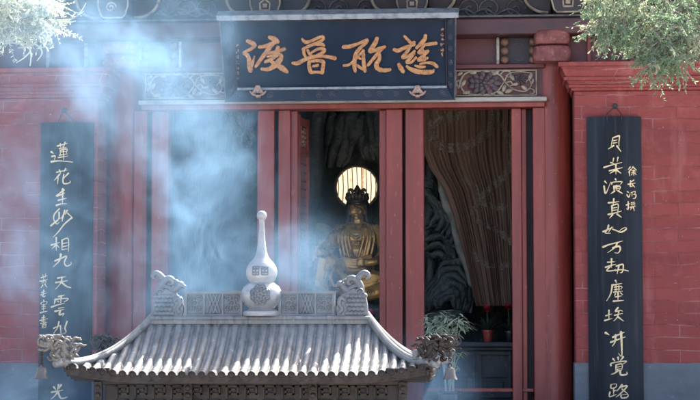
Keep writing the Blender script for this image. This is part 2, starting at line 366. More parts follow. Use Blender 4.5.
# columns and capitals
def column(px, py_cap):
    Y = .12; r = .195; x = X_(px, Y - r)
    m = MB(); m.lathe([(r * 1.04, 0), (r, .3), (r * .98, 2.2), (r * .96, Z_(30, Y))], (x, Y, 0), 40)
    co = m.build('column', M['red_post'], hall)
    c = MB(); z0 = Z_(py_cap[2], -.3); z1 = Z_(py_cap[1], -.3); z2 = Z_(py_cap[0], -.3)
    for za, zb, wd in ((z0, z1 - .006, .185), (z1 + .006, z2, .175)):
        zc = (za + zb) / 2; h = (zb - za) / 2
        n_ = 28; vs_ = []
        rows_ = [(-1, .80), (-.92, .92), (-.6, 1.0), (0, 1.03), (.6, 1.0), (.92, .90), (1, .74)]
        for fz, fw in rows_:
            for k in range(n_):
                a_ = 2 * math.pi * k / n_; ca, sa = math.cos(a_), math.sin(a_)
                ex = (abs(ca) ** .45) * (1 if ca > 0 else -1); ey = (abs(sa) ** .45) * (1 if sa > 0 else -1)
                lob = 1 + .035 * math.cos(ex * 7.5)
                vs_.append((x + ex * wd * fw, -.10 + ey * .17 * fw * lob, zc + fz * h))
        c.add(vs_, [(i * n_ + k, i * n_ + (k + 1) % n_, (i + 1) * n_ + (k + 1) % n_, (i + 1) * n_ + k) for i in range(6) for k in range(n_)] + [tuple(range(n_ - 1, -1, -1)), tuple(range(6 * n_, 7 * n_))])
    c.build('capital', M['capital'], co)
    return x
CXL = column(121, (38, 51, 66)); CXR = column(553, (31, 46, 63))
# long beam, upper boards, lintel
b = MB(); zb0 = Z_(37, -.2); zb1 = Z_(20, -.2)
b.box(-5.2, 5.6, -.24, .25, zb0, zb1); b.build('beam', M['beam'], hall, bevel=.02)
b = MB(); b.box(-5.2, 5.6, -.265, .22, zb1 + .002, zb1 + .022); b.build('beam_edging', M['scroll'], hall, bevel=.004)
b = MB(); b.box(-5.2, 5.6, .02, .2, Z_(72, 0), zb0 - .002); b.build('frieze_board', M['red_wood'], hall)
LX0, LX1 = X_(139, -.12, 100), X_(547, -.12, 100)
zl0, zl1 = Z_(103, -.14), Z_(98.5, -.14)
b = MB(); b.box(LX0, LX1, -.16, .14, zl0, zl1); b.build('lintel_moulding', M['trim'], hall, bevel=.008)
b = MB(); b.box(LX0 + .02, LX1 - .02, -.10, .14, zl0 - .05, zl0 - .002); b.build('lintel', M['red_post'], hall, bevel=.005)
b = MB(); zc0, zc1 = zl1 + .002, Z_(70.5, -.05)
b.box(LX0 + .02, LX1 - .02, -.045, .1, zc0, zc1); b.build('transom_board', M['red_wood'], hall)
b = MB(); b.box(LX0 + .02, LX1 - .02, -.09, .1, zc1 + .002, zc1 + .045); b.build('transom_rail', M['red_wood'], hall, bevel=.008)

# carved flower panels beside the plaque
def carved(px0, px1):
    x0, x1 = X_(px0, -.06, 85), X_(px1, -.06, 85); z0, z1 = zc0 + .015, zc1 - .012; wd = x1 - x0; h = z1 - z0
    f = MB(); e = .014; yf, yb = -.078, -.046
    f.box(x0, x1, yf, yb, z1 - e, z1); f.box(x0, x1, yf, yb, z0, z0 + e); f.box(x0, x0 + e, yf + .002, yb, z0 + e, z1 - e); f.box(x1 - e, x1, yf + .002, yb, z0 + e, z1 - e)
    fo = f.build('carved_panel', M['ornament'], hall, bevel=.004)
    r = MB(); yc = -.055
    def P(u, v, d=0): return (x0 + wd * u, yc - d, z0 + h * v)
    def peony(u, v, R0):
        fl = MB()
        for ring, (nn, rr, ln) in enumerate(((11, 1.0, .42), (8, .62, .36), (5, .28, .28))):
            for k in range(nn):
                a = 2 * math.pi * (k + .5 * ring) / nn
                c = P(u, v, .012 + .012 * ring); c = (c[0] + math.cos(a) * R0 * rr, c[1], c[2] + math.sin(a) * R0 * rr * .72)
                fl.ell(c, (R0 * ln, .016, R0 * ln * .62), 10, 6, Matrix.Rotation(-a, 3, 'Y'))
        fl.ell(P(u, v, .05), (R0 * .25, .02, R0 * .2), 10, 6); fl.build('flower_relief', M['petal'], fo)
    peony(.36, .5, h * .46); peony(.79, .62, h * .20)
    def vine(pts, r0): r.tube([P(u, v, .014) for u, v in pts], [r0 * (1 - .5 * k / (len(pts) - 1)) for k in range(len(pts))], 7, 5)
    vine([(.04, .3), (.1, .8), (.22, .95), (.42, .93), (.55, .8), (.62, .5), (.72, .25), (.86, .18), (.93, .4), (.90, .62), (.86, .5)], .011)
    vine([(.05, .6), (.09, .25), (.2, .08), (.4, .07), (.52, .2), (.6, .55), (.66, .85), (.8, .92), (.94, .86)], .011)
    vine([(.55, .8), (.6, .95), (.68, .9), (.66, .72), (.62, .78)], .009); vine([(.62, .5), (.68, .55), (.70, .42), (.66, .38)], .009)
    vine([(.04, .3), (.02, .55), (.06, .62), (.08, .5)], .009); vine([(.9, .3), (.96, .22), (.96, .1), (.91, .1)], .009)
    for u, v, a, l in ((.1, .5, 1.0, .05), (.14, .15, .2, .05), (.22, .9, 2.9, .05), (.5, .9, .6, .055), (.55, .12, -.5, .05), (.66, .2, .4, .055), (.7, .7, 2.3, .05), (.92, .72, 1.2, .05), (.85, .3, -.6, .05), (.6, .3, 1.2, .05), (.3, .05, .1, .04), (.74, .45, .2, .04), (.06, .86, .5, .04), (.95, .55, 1.4, .035), (.46, .07, 2.7, .04)):
        r.ell(P(u, v, .016), (l * wd / .82 * .8, .012, l * .42), 10, 6, Matrix.Rotation(-a, 3, 'Y'))
    r.build('vine_relief', M['ornament'], fo)
carved(145, 228); carved(455, 537)
# baluster struts between beam and transom
def strut(px0, px1):
    Y = -.03; z0, z1 = zc1 + .046, zb0 - .003
    xa, xb = X_(px0, Y, 52), X_(px1, Y, 52)
    p = MB(); p.box(xa + .03, xb - .03, -.006, .018, z0, z1); so = p.build('frieze_strut', M['dark_panel'], hall)
    for x0_ in (xa, xb - .028): s = MB(); s.box(x0_, x0_ + .028, Y - .035, .018, z0, z1); s.build('strut_post', M['trim'], so, bevel=.004)
    hh = (z1 - z0) / 3
    for x in (xa + .082, xb - .082):
        for k in range(3):
            e = MB(); e.ell((x, Y - .02, z0 + hh * (k + .5)), (.042, .032, hh * .46), 16, 10); e.build('bead', M['bead'], so)
    xm = (xa + xb) / 2
    for a_, b2 in ((.6, .45), (2.2, 2.4)):
        q = MB(); q.tube([(xm - .05, -.012, z0 + hh * a_), (xm, -.012, z0 + hh * b2), (xm + .05, -.012, z0 + hh * a_)], .006, 6, 4); q.build('painted_scroll', M['scroll'], so)
strut(138.5, 182); strut(496.5, 541)
for px in (48, 86, 589, 632, 676):
    s = MB(); x = X_(px, -.02, 52); s.box(x - .018, x + .018, -.03, .018, zc1 - .1, zb0 - .003); s.build('frieze_post', M['trim'] if px < 100 else M['red_post'], hall, bevel=.004)
# dark painted boards under the eaves with scrollwork
b = MB(); b.box(-5.2, 5.6, .05, .2, zb1 + .024, Z_(-70, 0)); b.build('eaves_board', M['dark_panel'], hall)
def spiral(c, r0, turns, sgn, y, ph=0, n=22):
    return [(c[0] + sgn * r0 * (1 - k / n * .85) * math.cos(ph + turns * 2 * math.pi * k / n), y, c[1] + r0 * (1 - k / n * .85) * math.sin(ph + turns * 2 * math.pi * k / n)) for k in range(n + 1)]
for px in (160, 185, 205, 318, 340, 365, 470, 490, 515, 30, 70, 620, 660):
    sw = MB(); c = at(px, 9, .03); sg = 1 if px % 2 else -1
    sw.tube(spiral((c.x, c.z), .11, 1.4, sg, .035), [.012] * 23, 6)
    sw.tube([(c.x - .2, .035, c.z - .06), (c.x - .05, .035, c.z + .0), (c.x + .1, .035, c.z - .08), (c.x + .25, .035, c.z - .03)], [.008, .018, .014, .006], 6, 5)
    sw.build('scroll_relief', M['scroll'], hall)

def bracket(px, w_top, w_bot, rosette):
    Y = -.34; zb = zb1 + .026; zt = zb + .42; x = X_(px, Y, 5); a, bb = w_top / 2, w_bot / 2
    m = MB(); m.prism([(-bb * .8, 0), (bb * .8, 0), (bb, .03), (a, .12), (a, .42), (-a, .42), (-a, .12), (-bb, .03)], lambda u, v, k: (x + u, Y if k == 0 else .04, zb + v))
    bo = m.build('eaves_bracket', M['dark_panel'], hall, bevel=.01)
    t = MB()
    t.tube([(x - a, Y - .004, zb + .30), (x - a, Y - .004, zb + .12), (x - bb, Y - .004, zb + .03), (x - bb * .8, Y - .004, zb + .006), (x + bb * .8, Y - .004, zb + .006), (x + bb, Y - .004, zb + .03), (x + a, Y - .004, zb + .12), (x + a, Y - .004, zb + .30)], .009, 6)
    for sg in (-1, 1):
        t2 = MB(); t2.tube([(x + sg * (a + .28), -.1, zb + .25), (x + sg * (a + .24), -.12, zb + .13), (x + sg * (a + .14), -.14, zb + .05), (x + sg * (a + .03), -.16, zb + .03)], [.016] * 4, 6, 5); t2.build('arm_trim', M['trim'] if rosette else M['ornament'], bo)
    if rosette: t.tube(spiral((x - .02, zb + .11), .055, 1.5, 1, Y - .008), .009, 6)
    else:
        t.tube([(x - .045, Y - .006, zb + .06), (x + .045, Y - .006, zb + .06), (x + .05, Y - .006, zb + .13), (x, Y - .006, zb + .17), (x - .05, Y - .006, zb + .13), (x - .045, Y - .006, zb + .06)], .011, 6)
        t.box(x - .022, x + .022, Y - .012, Y - .001, zb + .085, zb + .125)
    t.build('bracket_trim', M['trim'] if rosette else M['ornament'], bo)
    for sg in (-1, 1):
        arms = MB(); arms.prism([(a + .005, .02), (a + .16, .05), (a + .27, .15), (a + .30, .3), (a + .005, .3)], lambda u, v, k: (x + sg * u, -.1 if k == 0 else .04, zb + v))
        arms.build('bracket_arm', M['dark_panel'], bo, bevel=.006)
bracket(113, .30, .24, True); bracket(265, .30, .24, False); bracket(412, .30, .24, False); bracket(568, .32, .27, False)

# door posts
ZF = Z_(388, 0)
def post(px0, px1, Yf, name='door_post', step=0, pyr=250):
    x0, x1 = X_(px0, Yf, pyr), X_(px1, Yf, pyr)
    m = MB(); m.box(x0, x1, Yf, Yf + .16, 0, zl0 - .053)
    if step:   # a narrower stepped moulding on one side
        s0, s1 = (x1 - .001, x1 + abs(step)) if step > 0 else (x0 - abs(step), x0 + .001)
        m.box(s0, s1, Yf + .05, Yf + .14, 0, zl0 - .054)
    return m.build(name, M['red_post'], hall, bevel=.008)
post(151, 168, -.02, step=0); post(133, 146, -.06, 'door_jamb')
post(257, 274, -.02); post(278, 290, -.02, step=.07)
post(386, 402.5, -.02, step=-.07); post(405.5, 424, -.02)
post(512, 522, -.02, step=.05); post(533.5, 546, -.06, 'door_jamb')
for a, c in ((146, 151), (274, 278), (402.5, 405.5), (527.5, 533.5)):   # boards closing the gaps between posts
    m = MB(); m.box(X_(a, .12) - .03, X_(c, .12) + .03, .145, .17, 0, zl0 - .054); m.build('gap_board', M['interior'], hall)
m = MB(); xs0, xs1 = X_(146, 0), X_(533, 0)
m.box(xs0, xs1, .0, .10, Z_(391.5, 0), Z_(388, 0)); m.build('threshold_rail', M['red_post'], hall, bevel=.005)
m = MB(); m.box(xs0, xs1, .02, .09, 0, .03); m.build('door_sill', M['red_wood'], hall, bevel=.005)

# door leaf folded into the middle opening (lattice face turned to the right)
def leaf(px, Y0, L, ang):
    hx = X_(px, Y0); z0, z1 = .05, zl0 - .07
    d = Vector((math.cos(ang), math.sin(ang), 0)); n = Vector((math.sin(ang), -math.cos(ang), 0))
    def P(u, v, k): return Vector((hx, Y0, 0)) + d * u + n * k + Vector((0, 0, v))
    def bar(m, u0, u1, v0, v1, k0, k1):
        m.add([P(u0, v0, k0), P(u1, v0, k0), P(u1, v1, k0), P(u0, v1, k0), P(u0, v0, k1), P(u1, v0, k1), P(u1, v1, k1), P(u0, v1, k1)], [(3, 2, 1, 0), (4, 5, 6, 7), (0, 1, 5, 4), (1, 2, 6, 5), (2, 3, 7, 6), (3, 0, 4, 7)])
    f = MB(); e = .07; q = .03
    bar(f, 0, e, z0, z1, -q, q); bar(f, L - e, L, z0, z1, -q, q)
    hz = [z0, z0 + .75, z0 + .95, z1 - .55, z1 - .2]
    for a in (z0, z0 + .72, z0 + .92, z1 - .40, z1 - .09): bar(f, e, L - e, a, a + .07, -q + .003, q - .003)
    lo = f.build('door_leaf', M['red_post'], hall, bevel=.005)
    for va, vb in ((z0 + .05, z0 + .74), (z0 + .78, z0 + .94), (z1 - .35, z1 - .07)):
        g = MB(); bar(g, e, L - e, va, vb, -.008, .008); g.build('door_panel', M['red_wood'], lo)
    o = MB(); uc = L / 2; vc = z1 - .21
    for k in range(8):
        a = k * math.pi / 4; o.ell(P(uc + math.cos(a) * .07, vc + math.sin(a) * .07, .016), (.03, .03, .03), 8, 6)
    o.tube([P(uc - .13, vc - .1, .012), P(uc + .13, vc - .1, .012), P(uc + .13, vc + .1, .012), P(uc - .13, vc + .1, .012), P(uc - .13, vc - .1, .012)], .01, 6); o.build('gilt_ornament', M['bead'], lo)
    l = MB(); n1 = 9
    for i in range(1, 6): u = e + (L - 2 * e) * i / 6; bar(l, u - .009, u + .009, z0 + .99, z1 - .40, -.012, .012)
    k = 0; v = z0 + 1.05
    while v < z1 - .42: bar(l, e, L - e, v - .009, v + .009, -.009, .009); v += .085
    l.build('lattice', M['red_wood'], lo)
leaf(296.5, .16, .60, R(86))
# hidden shell of the hall: side walls, back wall, floor, ceiling, roof
m = MB(); m.box(-5.2, -5.0, 1.0, 6, 0, 4.7); m.box(5.4, 5.6, 1.0, 6, 0, 4.7); m.box(-5.2, 5.6, 6, 6.2, 0, 4.7)
m.box(-5.0, X_(130, .3), .4, .6, 0, 4.7); m.box(X_(548, .3), 5.4, .4, .6, 0, 4.7); m.build('inner_wall', M['interior'], hall)
m = MB(); m.box(-5.0, 5.4, .2, 6, -.015, -.002); m.build('hall_floor', M['altar'], hall)
m = MB(); m.box(-5.0, 5.4, .2, 6, 4.4, 4.5); m.box(-5.0, 5.4, .18, .24, Z_(72, 0) - .3, 4.4); m.build('ceiling', M['interior'], hall)
rf = MB(); prof = [(-2.0, 4.85), (-1.2, 5.05), (0, 5.6), (1.5, 6.6), (3.0, 8.2), (3.4, 8.5), (3.8, 8.2), (5.2, 6.6), (7, 5.4), (8.6, 4.85)]
rf.prism(prof + [(8.6, 4.7), (3.4, 4.7), (-2.0, 4.7)], lambda a, b_, k: (-6.2 if k == 0 else 6.6, a, b_))
for i in range(90):
    x = -6.1 + i * .14; rf.tube([(x, a, b_ + .01) for a, b_ in prof[:6]], .05, 6)
rf.build('roof', M['tile'], hall)

# ------------------------------------------------------------------ calligraphy
def parse(sx, sy, k, data):
    """strokes in a magnified tracing: origin, scale; -> photo pixels"""
    out = []
    for st in data.split(';'):
        pts = []
        for p in st.split():
            a, b_, h = (float(q) for q in p.split(','))
            pts.append((sx + a / k, sy + b_ / k, h / k))
        if len(pts) > 1: out.append(pts)
    return out
BIG = []
BIG += parse(240, 30, 8.34, "65,90,14 100,107,18 124,128,15 92,156,13 30,188,11 60,207,15 76,245,17 80,292,19 88,334,18;86,322,15 108,268,11 122,215,5;246,58,14 285,74,20 316,96,16;162,140,12 222,130,15 292,101,16;272,112,17 222,180,18 176,240,15 133,301,12;318,140,15 304,178,14 284,222,12;222,192,10 300,180,12 372,156,14;214,262,13 258,243,13 312,208,12;232,218,8 326,200,13 344,232,17 296,288,21 240,324,16 182,322,11;258,258,12 312,290,18 360,322,21 393,346,14")
BIG += parse(286, 30, 8.34, "134,70,8 160,97,14 202,92,12 265,64,12 304,52,12 312,72,12 270,101,13 200,128,13 142,156,11;236,112,12 300,116,13 318,126,9;151,160,12 151,192,12 166,222,10;182,166,10 194,190,11 212,208,9;214,184,9 268,156,11 314,154,13 318,176,13 268,208,13 222,228,10;56,272,11 100,272,16 160,242,15 230,219,14 300,214,12 360,221,13 408,232,16;195,256,12 194,300,15 206,346,14;214,256,12 270,250,14 312,264,15 308,310,15 303,350,16;230,297,10 266,290,12;212,350,12 258,346,11 300,353,11")
BIG += parse(338, 30, 8.34, "48,138,15 100,133,16 172,108,12 243,80,14;245,84,14 224,112,13 182,150,14 152,192,15 140,242,16 138,300,16 146,340,12;50,291,10 90,286,11 132,256,11 190,192,11 218,166,9;211,165,11 212,212,14 216,272,15 226,336,14;162,218,9 190,236,9;160,288,11 190,311,12 220,326,10;326,64,15 315,96,17 290,136,18 266,170,16;270,178,13 322,160,14 392,135,13;372,150,12 332,190,12 290,242,14 250,289,11;346,196,13 346,236,16 322,280,18 332,316,18 380,331,16 434,325,14")
BIG += parse(390, 30, 8.34, "121,47,10 150,76,12 176,101,12 205,96,10;296,40,13 290,72,16 250,116,15 224,142,12;35,157,13 70,166,16 132,140,14 204,114,12;232,126,9 312,113,12 384,105,14;166,140,12 132,190,14 106,222,14 150,214,12 206,170,10;200,190,12 160,240,14 140,264,12 180,262,10 217,224,10;284,126,10 240,184,12 288,176,12 318,170,12;310,180,12 262,220,12 236,246,12 284,240,12 314,226,10;270,150,9 284,196,11 290,244,10;74,280,14 90,310,18 110,340,15;140,295,10 170,318,14 230,340,18 308,346,19 352,341,16 366,326,8;210,290,8 250,301,12 290,300,10;252,276,8 310,266,10 358,272,14 394,299,13")

RIGHT = []
RIGHT += parse(590, 125, 5.717, "130,75,3 125,100,3 120,125,4;135,72,3 165,62,4 168,70,4 165,100,4 166,120,5;135,90,3 156,85,3;133,104,3 156,100,3;135,118,4 104,138,4;154,120,4 177,152,5;80,243,4 120,230,4 182,214,4;135,190,3 130,216,4;160,185,3 155,210,4;118,215,3 146,225,3;110,262,3 150,252,4 186,244,4;148,225,4 148,282,4;145,258,4 114,277,4;152,258,4 177,276,5;85,322,4 96,334,4;80,350,4 88,392,4 105,360,3 118,325,3;145,309,4 150,319,4;125,338,3 128,328,3 181,324,4 175,338,4;135,350,3 171,345,3;135,358,3 138,375,3;135,358,3 172,352,4 168,372,4;138,366,2.4 168,362,2.4;152,345,3 152,375,3;140,378,4 119,393,4;160,376,4 186,392,5")
RIGHT += parse(590, 190, 5.717, "105,73,4 140,70,4 165,66,4;136,51,4 132,86,4;125,90,4 125,132,4;125,90,3 160,82,4 158,128,4;128,104,3 156,99,3;128,117,3 156,113,3;104,140,4 140,132,4 181,120,4;130,140,4 112,161,4;155,138,4 179,156,6;106,202,4 98,228,4 86,245,4 118,247,4;75,238,4 110,222,4 132,212,3;124,214,3 106,240,4;130,224,3 158,235,3 178,241,4 205,226,5 205,215,3 186,220,4 166,236,4;74,326,5 110,312,4 160,299,4 186,291,4;155,304,4 140,330,4 100,359,3;130,331,4 165,321,5 173,340,5 160,360,4 140,358,3")
RIGHT += parse(590, 250, 5.717, "100,70,3 141,67,3;123,50,4 122,100,4;89,99,4 120,88,4 147,82,3;115,95,3 95,118,4 130,118,4 146,110,3;150,92,3 186,82,4 190,100,4 184,126,5 172,130,3;166,86,4 155,136,4;142,117,3 180,112,4 219,120,6;145,174,4 151,188,4;125,201,4 160,195,4 182,191,4;128,200,4 118,250,4 95,291,4;140,212,3 181,208,3 178,225,3;140,226,3 180,222,3;150,205,3 148,240,3;165,205,3 165,240,3;135,241,3 186,235,3;145,250,3 140,263,3;175,245,3 187,256,4;160,245,4 160,286,4;145,268,3 181,262,3;134,293,4 191,288,4;90,376,3 126,365,3;108,345,4 108,400,4;84,403,4 126,391,3;160,330,4 145,351,4 175,345,4 186,351,3;140,373,3 186,362,3;165,352,3 155,385,4 135,406,4;160,382,4 191,406,5")
RIGHT += parse(590, 320, 5.0, "78,64,5 96,74,4;114,86,4 171,61,5;104,111,4 176,84,4;128,75,4 125,110,4 111,131,4;155,60,5 158,120,5 158,180,4 142,166,2;115,194,4 125,206,4;140,187,4 142,201,4;166,184,4 150,206,4;104,227,4 110,215,3 181,205,4 166,219,4;130,225,3 128,255,3;130,225,3 160,220,4 158,252,4;132,236,2 156,232,2;132,246,2 156,243,2;140,252,4 122,266,4 104,272,3;150,252,4 155,274,5 184,271,5 183,259,3;105,324,3 105,341,3 128,336,3 131,320,3 105,322,3;118,340,3 118,372,4;118,356,3 133,350,3;100,360,3 98,383,4 132,372,4;160,324,4 134,356,4;155,335,3 186,330,4 150,370,4 129,386,3;160,345,3 187,368,5;155,375,3 158,389,3 185,386,4 189,372,3 155,374,3")
RSIG = parse(590, 125, 5.717, "230,240,3 217,256,3;232,255,3 219,271,3;225,265,3 225,291,3;245,239,3 234,259,3;245,240,3 266,258,4;240,262,2 259,260,2;238,272,2 263,268,2;250,258,3 250,289,3;242,278,2 235,287,2;256,276,2 265,285,3;250,315,3 235,326,3;232,318,3 230,351,4 249,345,3;217,339,3 259,332,3;240,338,3 256,356,4") + parse(590, 190, 5.717, "214,9,3 222,15,3;211,28,3 222,41,4 229,20,2;235,15,2 246,12,2;240,12,2 240,36,2;248,8,2 259,10,3 255,25,3;250,25,2 263,28,3 258,46,4 245,49,2;207,86,3 229,78,3;218,67,3 218,110,4 209,105,2;235,72,2 249,70,2;235,82,2 259,78,2;240,70,2 240,95,2;252,68,2 252,95,2;229,99,3 261,92,3;240,100,3 231,113,3;248,98,3 253,119,4")

LEFT = []
LEFT += parse(35, 135, 5.717, "129,63,4 186,48,4;145,50,3 148,71,4;172,41,3 165,66,4;140,78,3 181,70,3;145,90,3 145,111,3;145,88,3 183,80,4 178,106,3;148,98,2.4 178,93,2.4;140,116,3 186,108,3;134,129,3 189,120,3;162,68,3 165,141,4;94,97,5 106,106,4;97,123,4 115,120,4 112,141,4;94,153,5 140,148,4 216,155,6;124,213,3 186,200,4;140,200,3 148,219,4;176,191,3 165,213,4;141,225,4 111,259,4;132,240,3 130,281,4;191,219,4 160,251,4;165,225,3 160,265,4 170,279,5 200,272,5 199,261,3;166,314,4 124,346,4;126,347,5 150,341,4 171,332,4;159,309,5 157,396,4;134,373,4 181,361,4;124,402,5 150,394,4 182,394,5")
LEFT += parse(35, 195, 5.717, "140,78,3 112,110,4 108,140,4 125,166,5 139,155,3;138,100,4 134,140,4 94,176,5;91,176,4 120,150,4 146,130,3;170,88,4 162,120,5 155,151,5;184,88,4 172,112,3;160,118,3 149,136,3;186,104,3 216,131,5;211,130,4 170,165,4 130,215,5 104,241,4;94,286,4 141,271,4;122,244,4 122,316,4;120,285,4 99,306,3;125,285,3 139,301,3;155,258,4 155,316,4;155,258,3 190,250,4 192,321,5;158,278,3 188,272,3;158,295,3 188,290,3;158,312,3 188,308,3;115,376,4 150,362,4 181,350,4 168,385,5 181,406,5 206,396,5 206,384,3;148,339,5 140,375,5 104,411,4")
LEFT += parse(35, 260, 5.717, "130,103,4 176,95,4;119,129,4 187,118,5;155,98,4 148,130,4 119,166,4;155,130,4 180,150,5 206,158,7;135,209,4 171,200,4;115,233,4 111,251,5;115,226,4 160,220,3 191,222,5 166,241,4;150,205,4 148,246,4;130,235,3 139,241,3;94,269,4 135,255,4 167,248,4;135,276,3 167,270,3;115,293,4 167,282,4;145,290,4 140,313,5 166,305,4 158,320,4")
LEFT += parse(35, 320, 5.0, "120,8,3 112,40,3 94,66,3;94,41,3 131,25,3;128,32,3 130,71,3;161,7,3 150,40,4 156,60,3 139,69,3;118,324,4 112,351,4;94,335,4 105,349,4;131,324,4 118,346,3;84,361,4 141,350,4;115,355,4 100,378,4 79,396,4;115,358,4 130,391,5 162,385,5")
LSIG = parse(35, 260, 5.717, "35,101,3 71,90,3;45,85,2 48,106,3;62,80,2 58,101,3;29,121,3 73,110,3;40,125,2 42,141,2;40,125,2 62,118,3 60,136,2;50,110,2 52,141,2;45,145,3 34,159,3;58,140,3 69,156,4;38,186,3 59,178,3;34,199,3 66,188,4;50,172,3 48,206,3;42,205,3 55,211,3 59,200,3;50,229,3 52,240,3;35,251,3 38,242,2 69,238,3 64,251,2;42,258,2 61,254,2;40,268,2 63,264,2;50,252,2 50,291,3;40,280,2 63,275,2;31,301,4 71,292,4;40,331,3 63,325,3;29,346,3 73,335,3;40,352,2 63,348,2;50,317,3 50,366,3;34,363,3 69,356,3;42,370,2 42,389,2;42,370,2 63,366,3 60,387,3;42,378,2 60,376,2;42,388,2 60,386,2")

# ------------------------------------------------------------------ couplet boards
def couplet(label, pxs, pytop, strokes, sig, hook, rows_):
    (xl, xr) = X_(pxs[0], YW - .1, pytop), X_(pxs[1], YW - .1, pytop)
    xc, hw = (xl + xr) / 2, (xr - xl) / 2
    zt = Z_(pytop, YW - .1, pxs[0]); z0 = Z_(424, YW - .1, pxs[0])
    root = thing('couplet_board', label, 'sign board', (xc, YW, z0), 'hanging couplet boards')
    sag = .07
    def ys(x): u = (x - xc) / hw; return YW - .035 - sag * (1 - u * u)
    m = MB(); n = 18
    fr = [(xc + hw * (-1 + 2 * k / n)) for k in range(n + 1)]
    vs_ = []; fs = []
    zz = [z0 + (zt - z0) * j / 6 for j in range(7)]
    for z in zz:
        for x in fr: vs_.append((x, ys(x), z))
        for x in reversed(fr): vs_.append((x, ys(x) + .03, z))
    q = 2 * (n + 1)
    for j in range(6):
        for k in range(q): fs.append((j * q + k, j * q + (k + 1) % q, (j + 1) * q + (k + 1) % q, (j + 1) * q + k))
    for j in (0, 6):
        for k in range(n): fs.append((j * q + k, j * q + k + 1, j * q + q - 2 - k, j * q + q - 1 - k))
    m.add(vs_, fs); m.build('board', M['board'], root, smooth=50)
    p0 = Vector((xc, YW - .1, 0)); nn = Vector((0, 1, 0))
    cnt = [0]
    def fn(px, py, h):
        p = at(px, py, YW - .09); p = at(px, py, ys(p.x)); p = at(px, py, ys(p.x)); p.y -= .0015 + h; return p
    for nm, ss, cyl in (('character', strokes, rows_[0]), ('signature_character', sig, rows_[1])):
        mbs = [MB() for _ in cyl]
        for st in ss: my = sum(p[1] for p in st) / len(st); L_ = mbs[min(range(len(cyl)), key=lambda i: abs(my - cyl[i]))]; n_ = len(st); L_.brush([(a, b_, max(h * (1.32 - .9 * i / max(n_ - 1, 1)), .27)) for i, (a, b_, h) in enumerate(st)], fn, .006, 5)
        for L_ in mbs:
            if L_.v: L_.build(nm, M['gold_letter'], root, smooth=60)
    w_ = MB(); hp = at(hook[0], hook[1], YW - .02)
    for sg in (-.22, .22):
        x = xc + sg * hw * 1.2
        w_.tube([(x, ys(x) - .006, zt - .05), (x, ys(x) - .008, zt + .005), (x, ys(x) + .015, zt + .025), (hp.x, hp.y - .03, hp.z)], .0045, 6)
    w_.build('hanging_wire', M['iron'], root)
    h_ = MB(); h_.tube([(hp.x, YW + .05, hp.z + .01), (hp.x, YW - .05, hp.z + .005), (hp.x, YW - .06, hp.z + .03)], [.01, .009, .005], 8); h_.ell((hp.x, YW - .005, hp.z + .01), (.028, .008, .028), 12, 6)
    h_.build('wall_hook', M['iron'], root)
    return root
couplet('smoke veiled dark couplet board opening with the lotus character, partly behind the bronze dragon', (39.5, 92), 122.5, LEFT, LSIG, (64, 111), ((153, 177, 199, 221, 244, 264, 283, 306, 327, 392), (280, 293, 306.5, 321)))
couplet('clear blue black couplet board with gold running script beside the tall red column', (587, 641.5), 116.5, RIGHT, RSIG, (615, 107), ((145, 168, 188, 208, 229, 247, 267, 291, 318, 344, 368, 391), (171, 184, 196, 207)))

# ------------------------------------------------------------------ name plaque
pb = at(340, 97.5, -.24); pt = at(338, 15.5, -.62)
pv = Vector((0, pt.y - pb.y, pt.z - pb.z)); PH = pv.length; pv.normalize(); pn = Vector((0, pv.z, -pv.y))
if pn.y > 0: pn = -pn
plq = thing('name_plaque', 'large blue black name plaque with four orange gilt characters leaning over the doorway', 'sign board', (X_(339, -.3, 90), pb.y, pb.z))
p0 = Vector((0, pb.y, pb.z))
def PP(x, v, h): return Vector((x, 0, 0)) + p0 + pv * v + pn * h
def pxv(px, py):
    p = onplane(px, py, p0, pn); return p.x, (p - p0).dot(pv)
bx0, _ = pxv(227, 97); bx1, _ = pxv(454.5, 97); tx0, _ = pxv(221, 16); tx1, _ = pxv(455.5, 16)
_, v_in = pxv(340, 87); _, v_top = pxv(340, 20)
ix0, _ = pxv(236, 60); ix1, _ = pxv(446.5, 60)
m = MB(); m.prism([(ix0 - .05, v_in - .04), (ix1 + .05, v_in - .04), (ix1 + .05, v_top + .03), (ix0 - .05, v_top + .03)], lambda a, b_, k: PP(a, b_, 0 if k == 0 else -.03)); m.build('plaque_panel', M['plaque'], plq)
f = MB()
def quadbar(a, b_, c, d, h_out, h_in, back=-.05):
    """a,b outer edge, c,d inner edge (x,v)"""
    f.add([PP(*a, h_out), PP(*b_, h_out), PP(*c, h_in), PP(*d, h_in), PP(*a, back), PP(*b_, back), PP(*c, back), PP(*d, back)], [(0, 1, 2, 3), (7, 6, 5, 4), (0, 4, 5, 1), (1, 5, 6, 2), (2, 6, 7, 3), (3, 7, 4, 0)])
O = [(bx0, -.01), (bx1, -.01), (tx1, PH - .01), (tx0, PH - .01)]; I = [(ix0, v_in), (ix1, v_in), (ix1, v_top), (ix0, v_top)]
for i in range(4): quadbar(O[i], O[(i + 1) % 4], I[(i + 1) % 4], I[i], .075, .018)
fo = f.build('plaque_frame', M['plaque'], plq, bevel=.004)
g = MB()
for (a, b_) in ((I[0], I[1]),): g.tube([PP(a[0], a[1], .03), PP(b_[0], b_[1], .03)], .014, 8)
g.build('frame_fillet', M['plaque_dust'], fo)
g = MB(); 
for (a, b_) in ((I[1], I[2]), (I[3], I[0]), (I[2], I[3])): g.tube([PP(a[0], a[1], .024), PP(b_[0], b_[1], .024)], .007, 6)
g.build('thin_fillet', M['dark_panel'], fo)
tr = MB(); tr.prism([(tx0 - .03, PH - .01), (tx1 + .03, PH - .01), (tx1 + .035, PH + .045), (tx0 - .035, PH + .045)], lambda a, b_, k: PP(a, b_, .10 if k == 0 else -.06)); tr.build('top_rail', M['plaque_dust'], fo, bevel=.006)
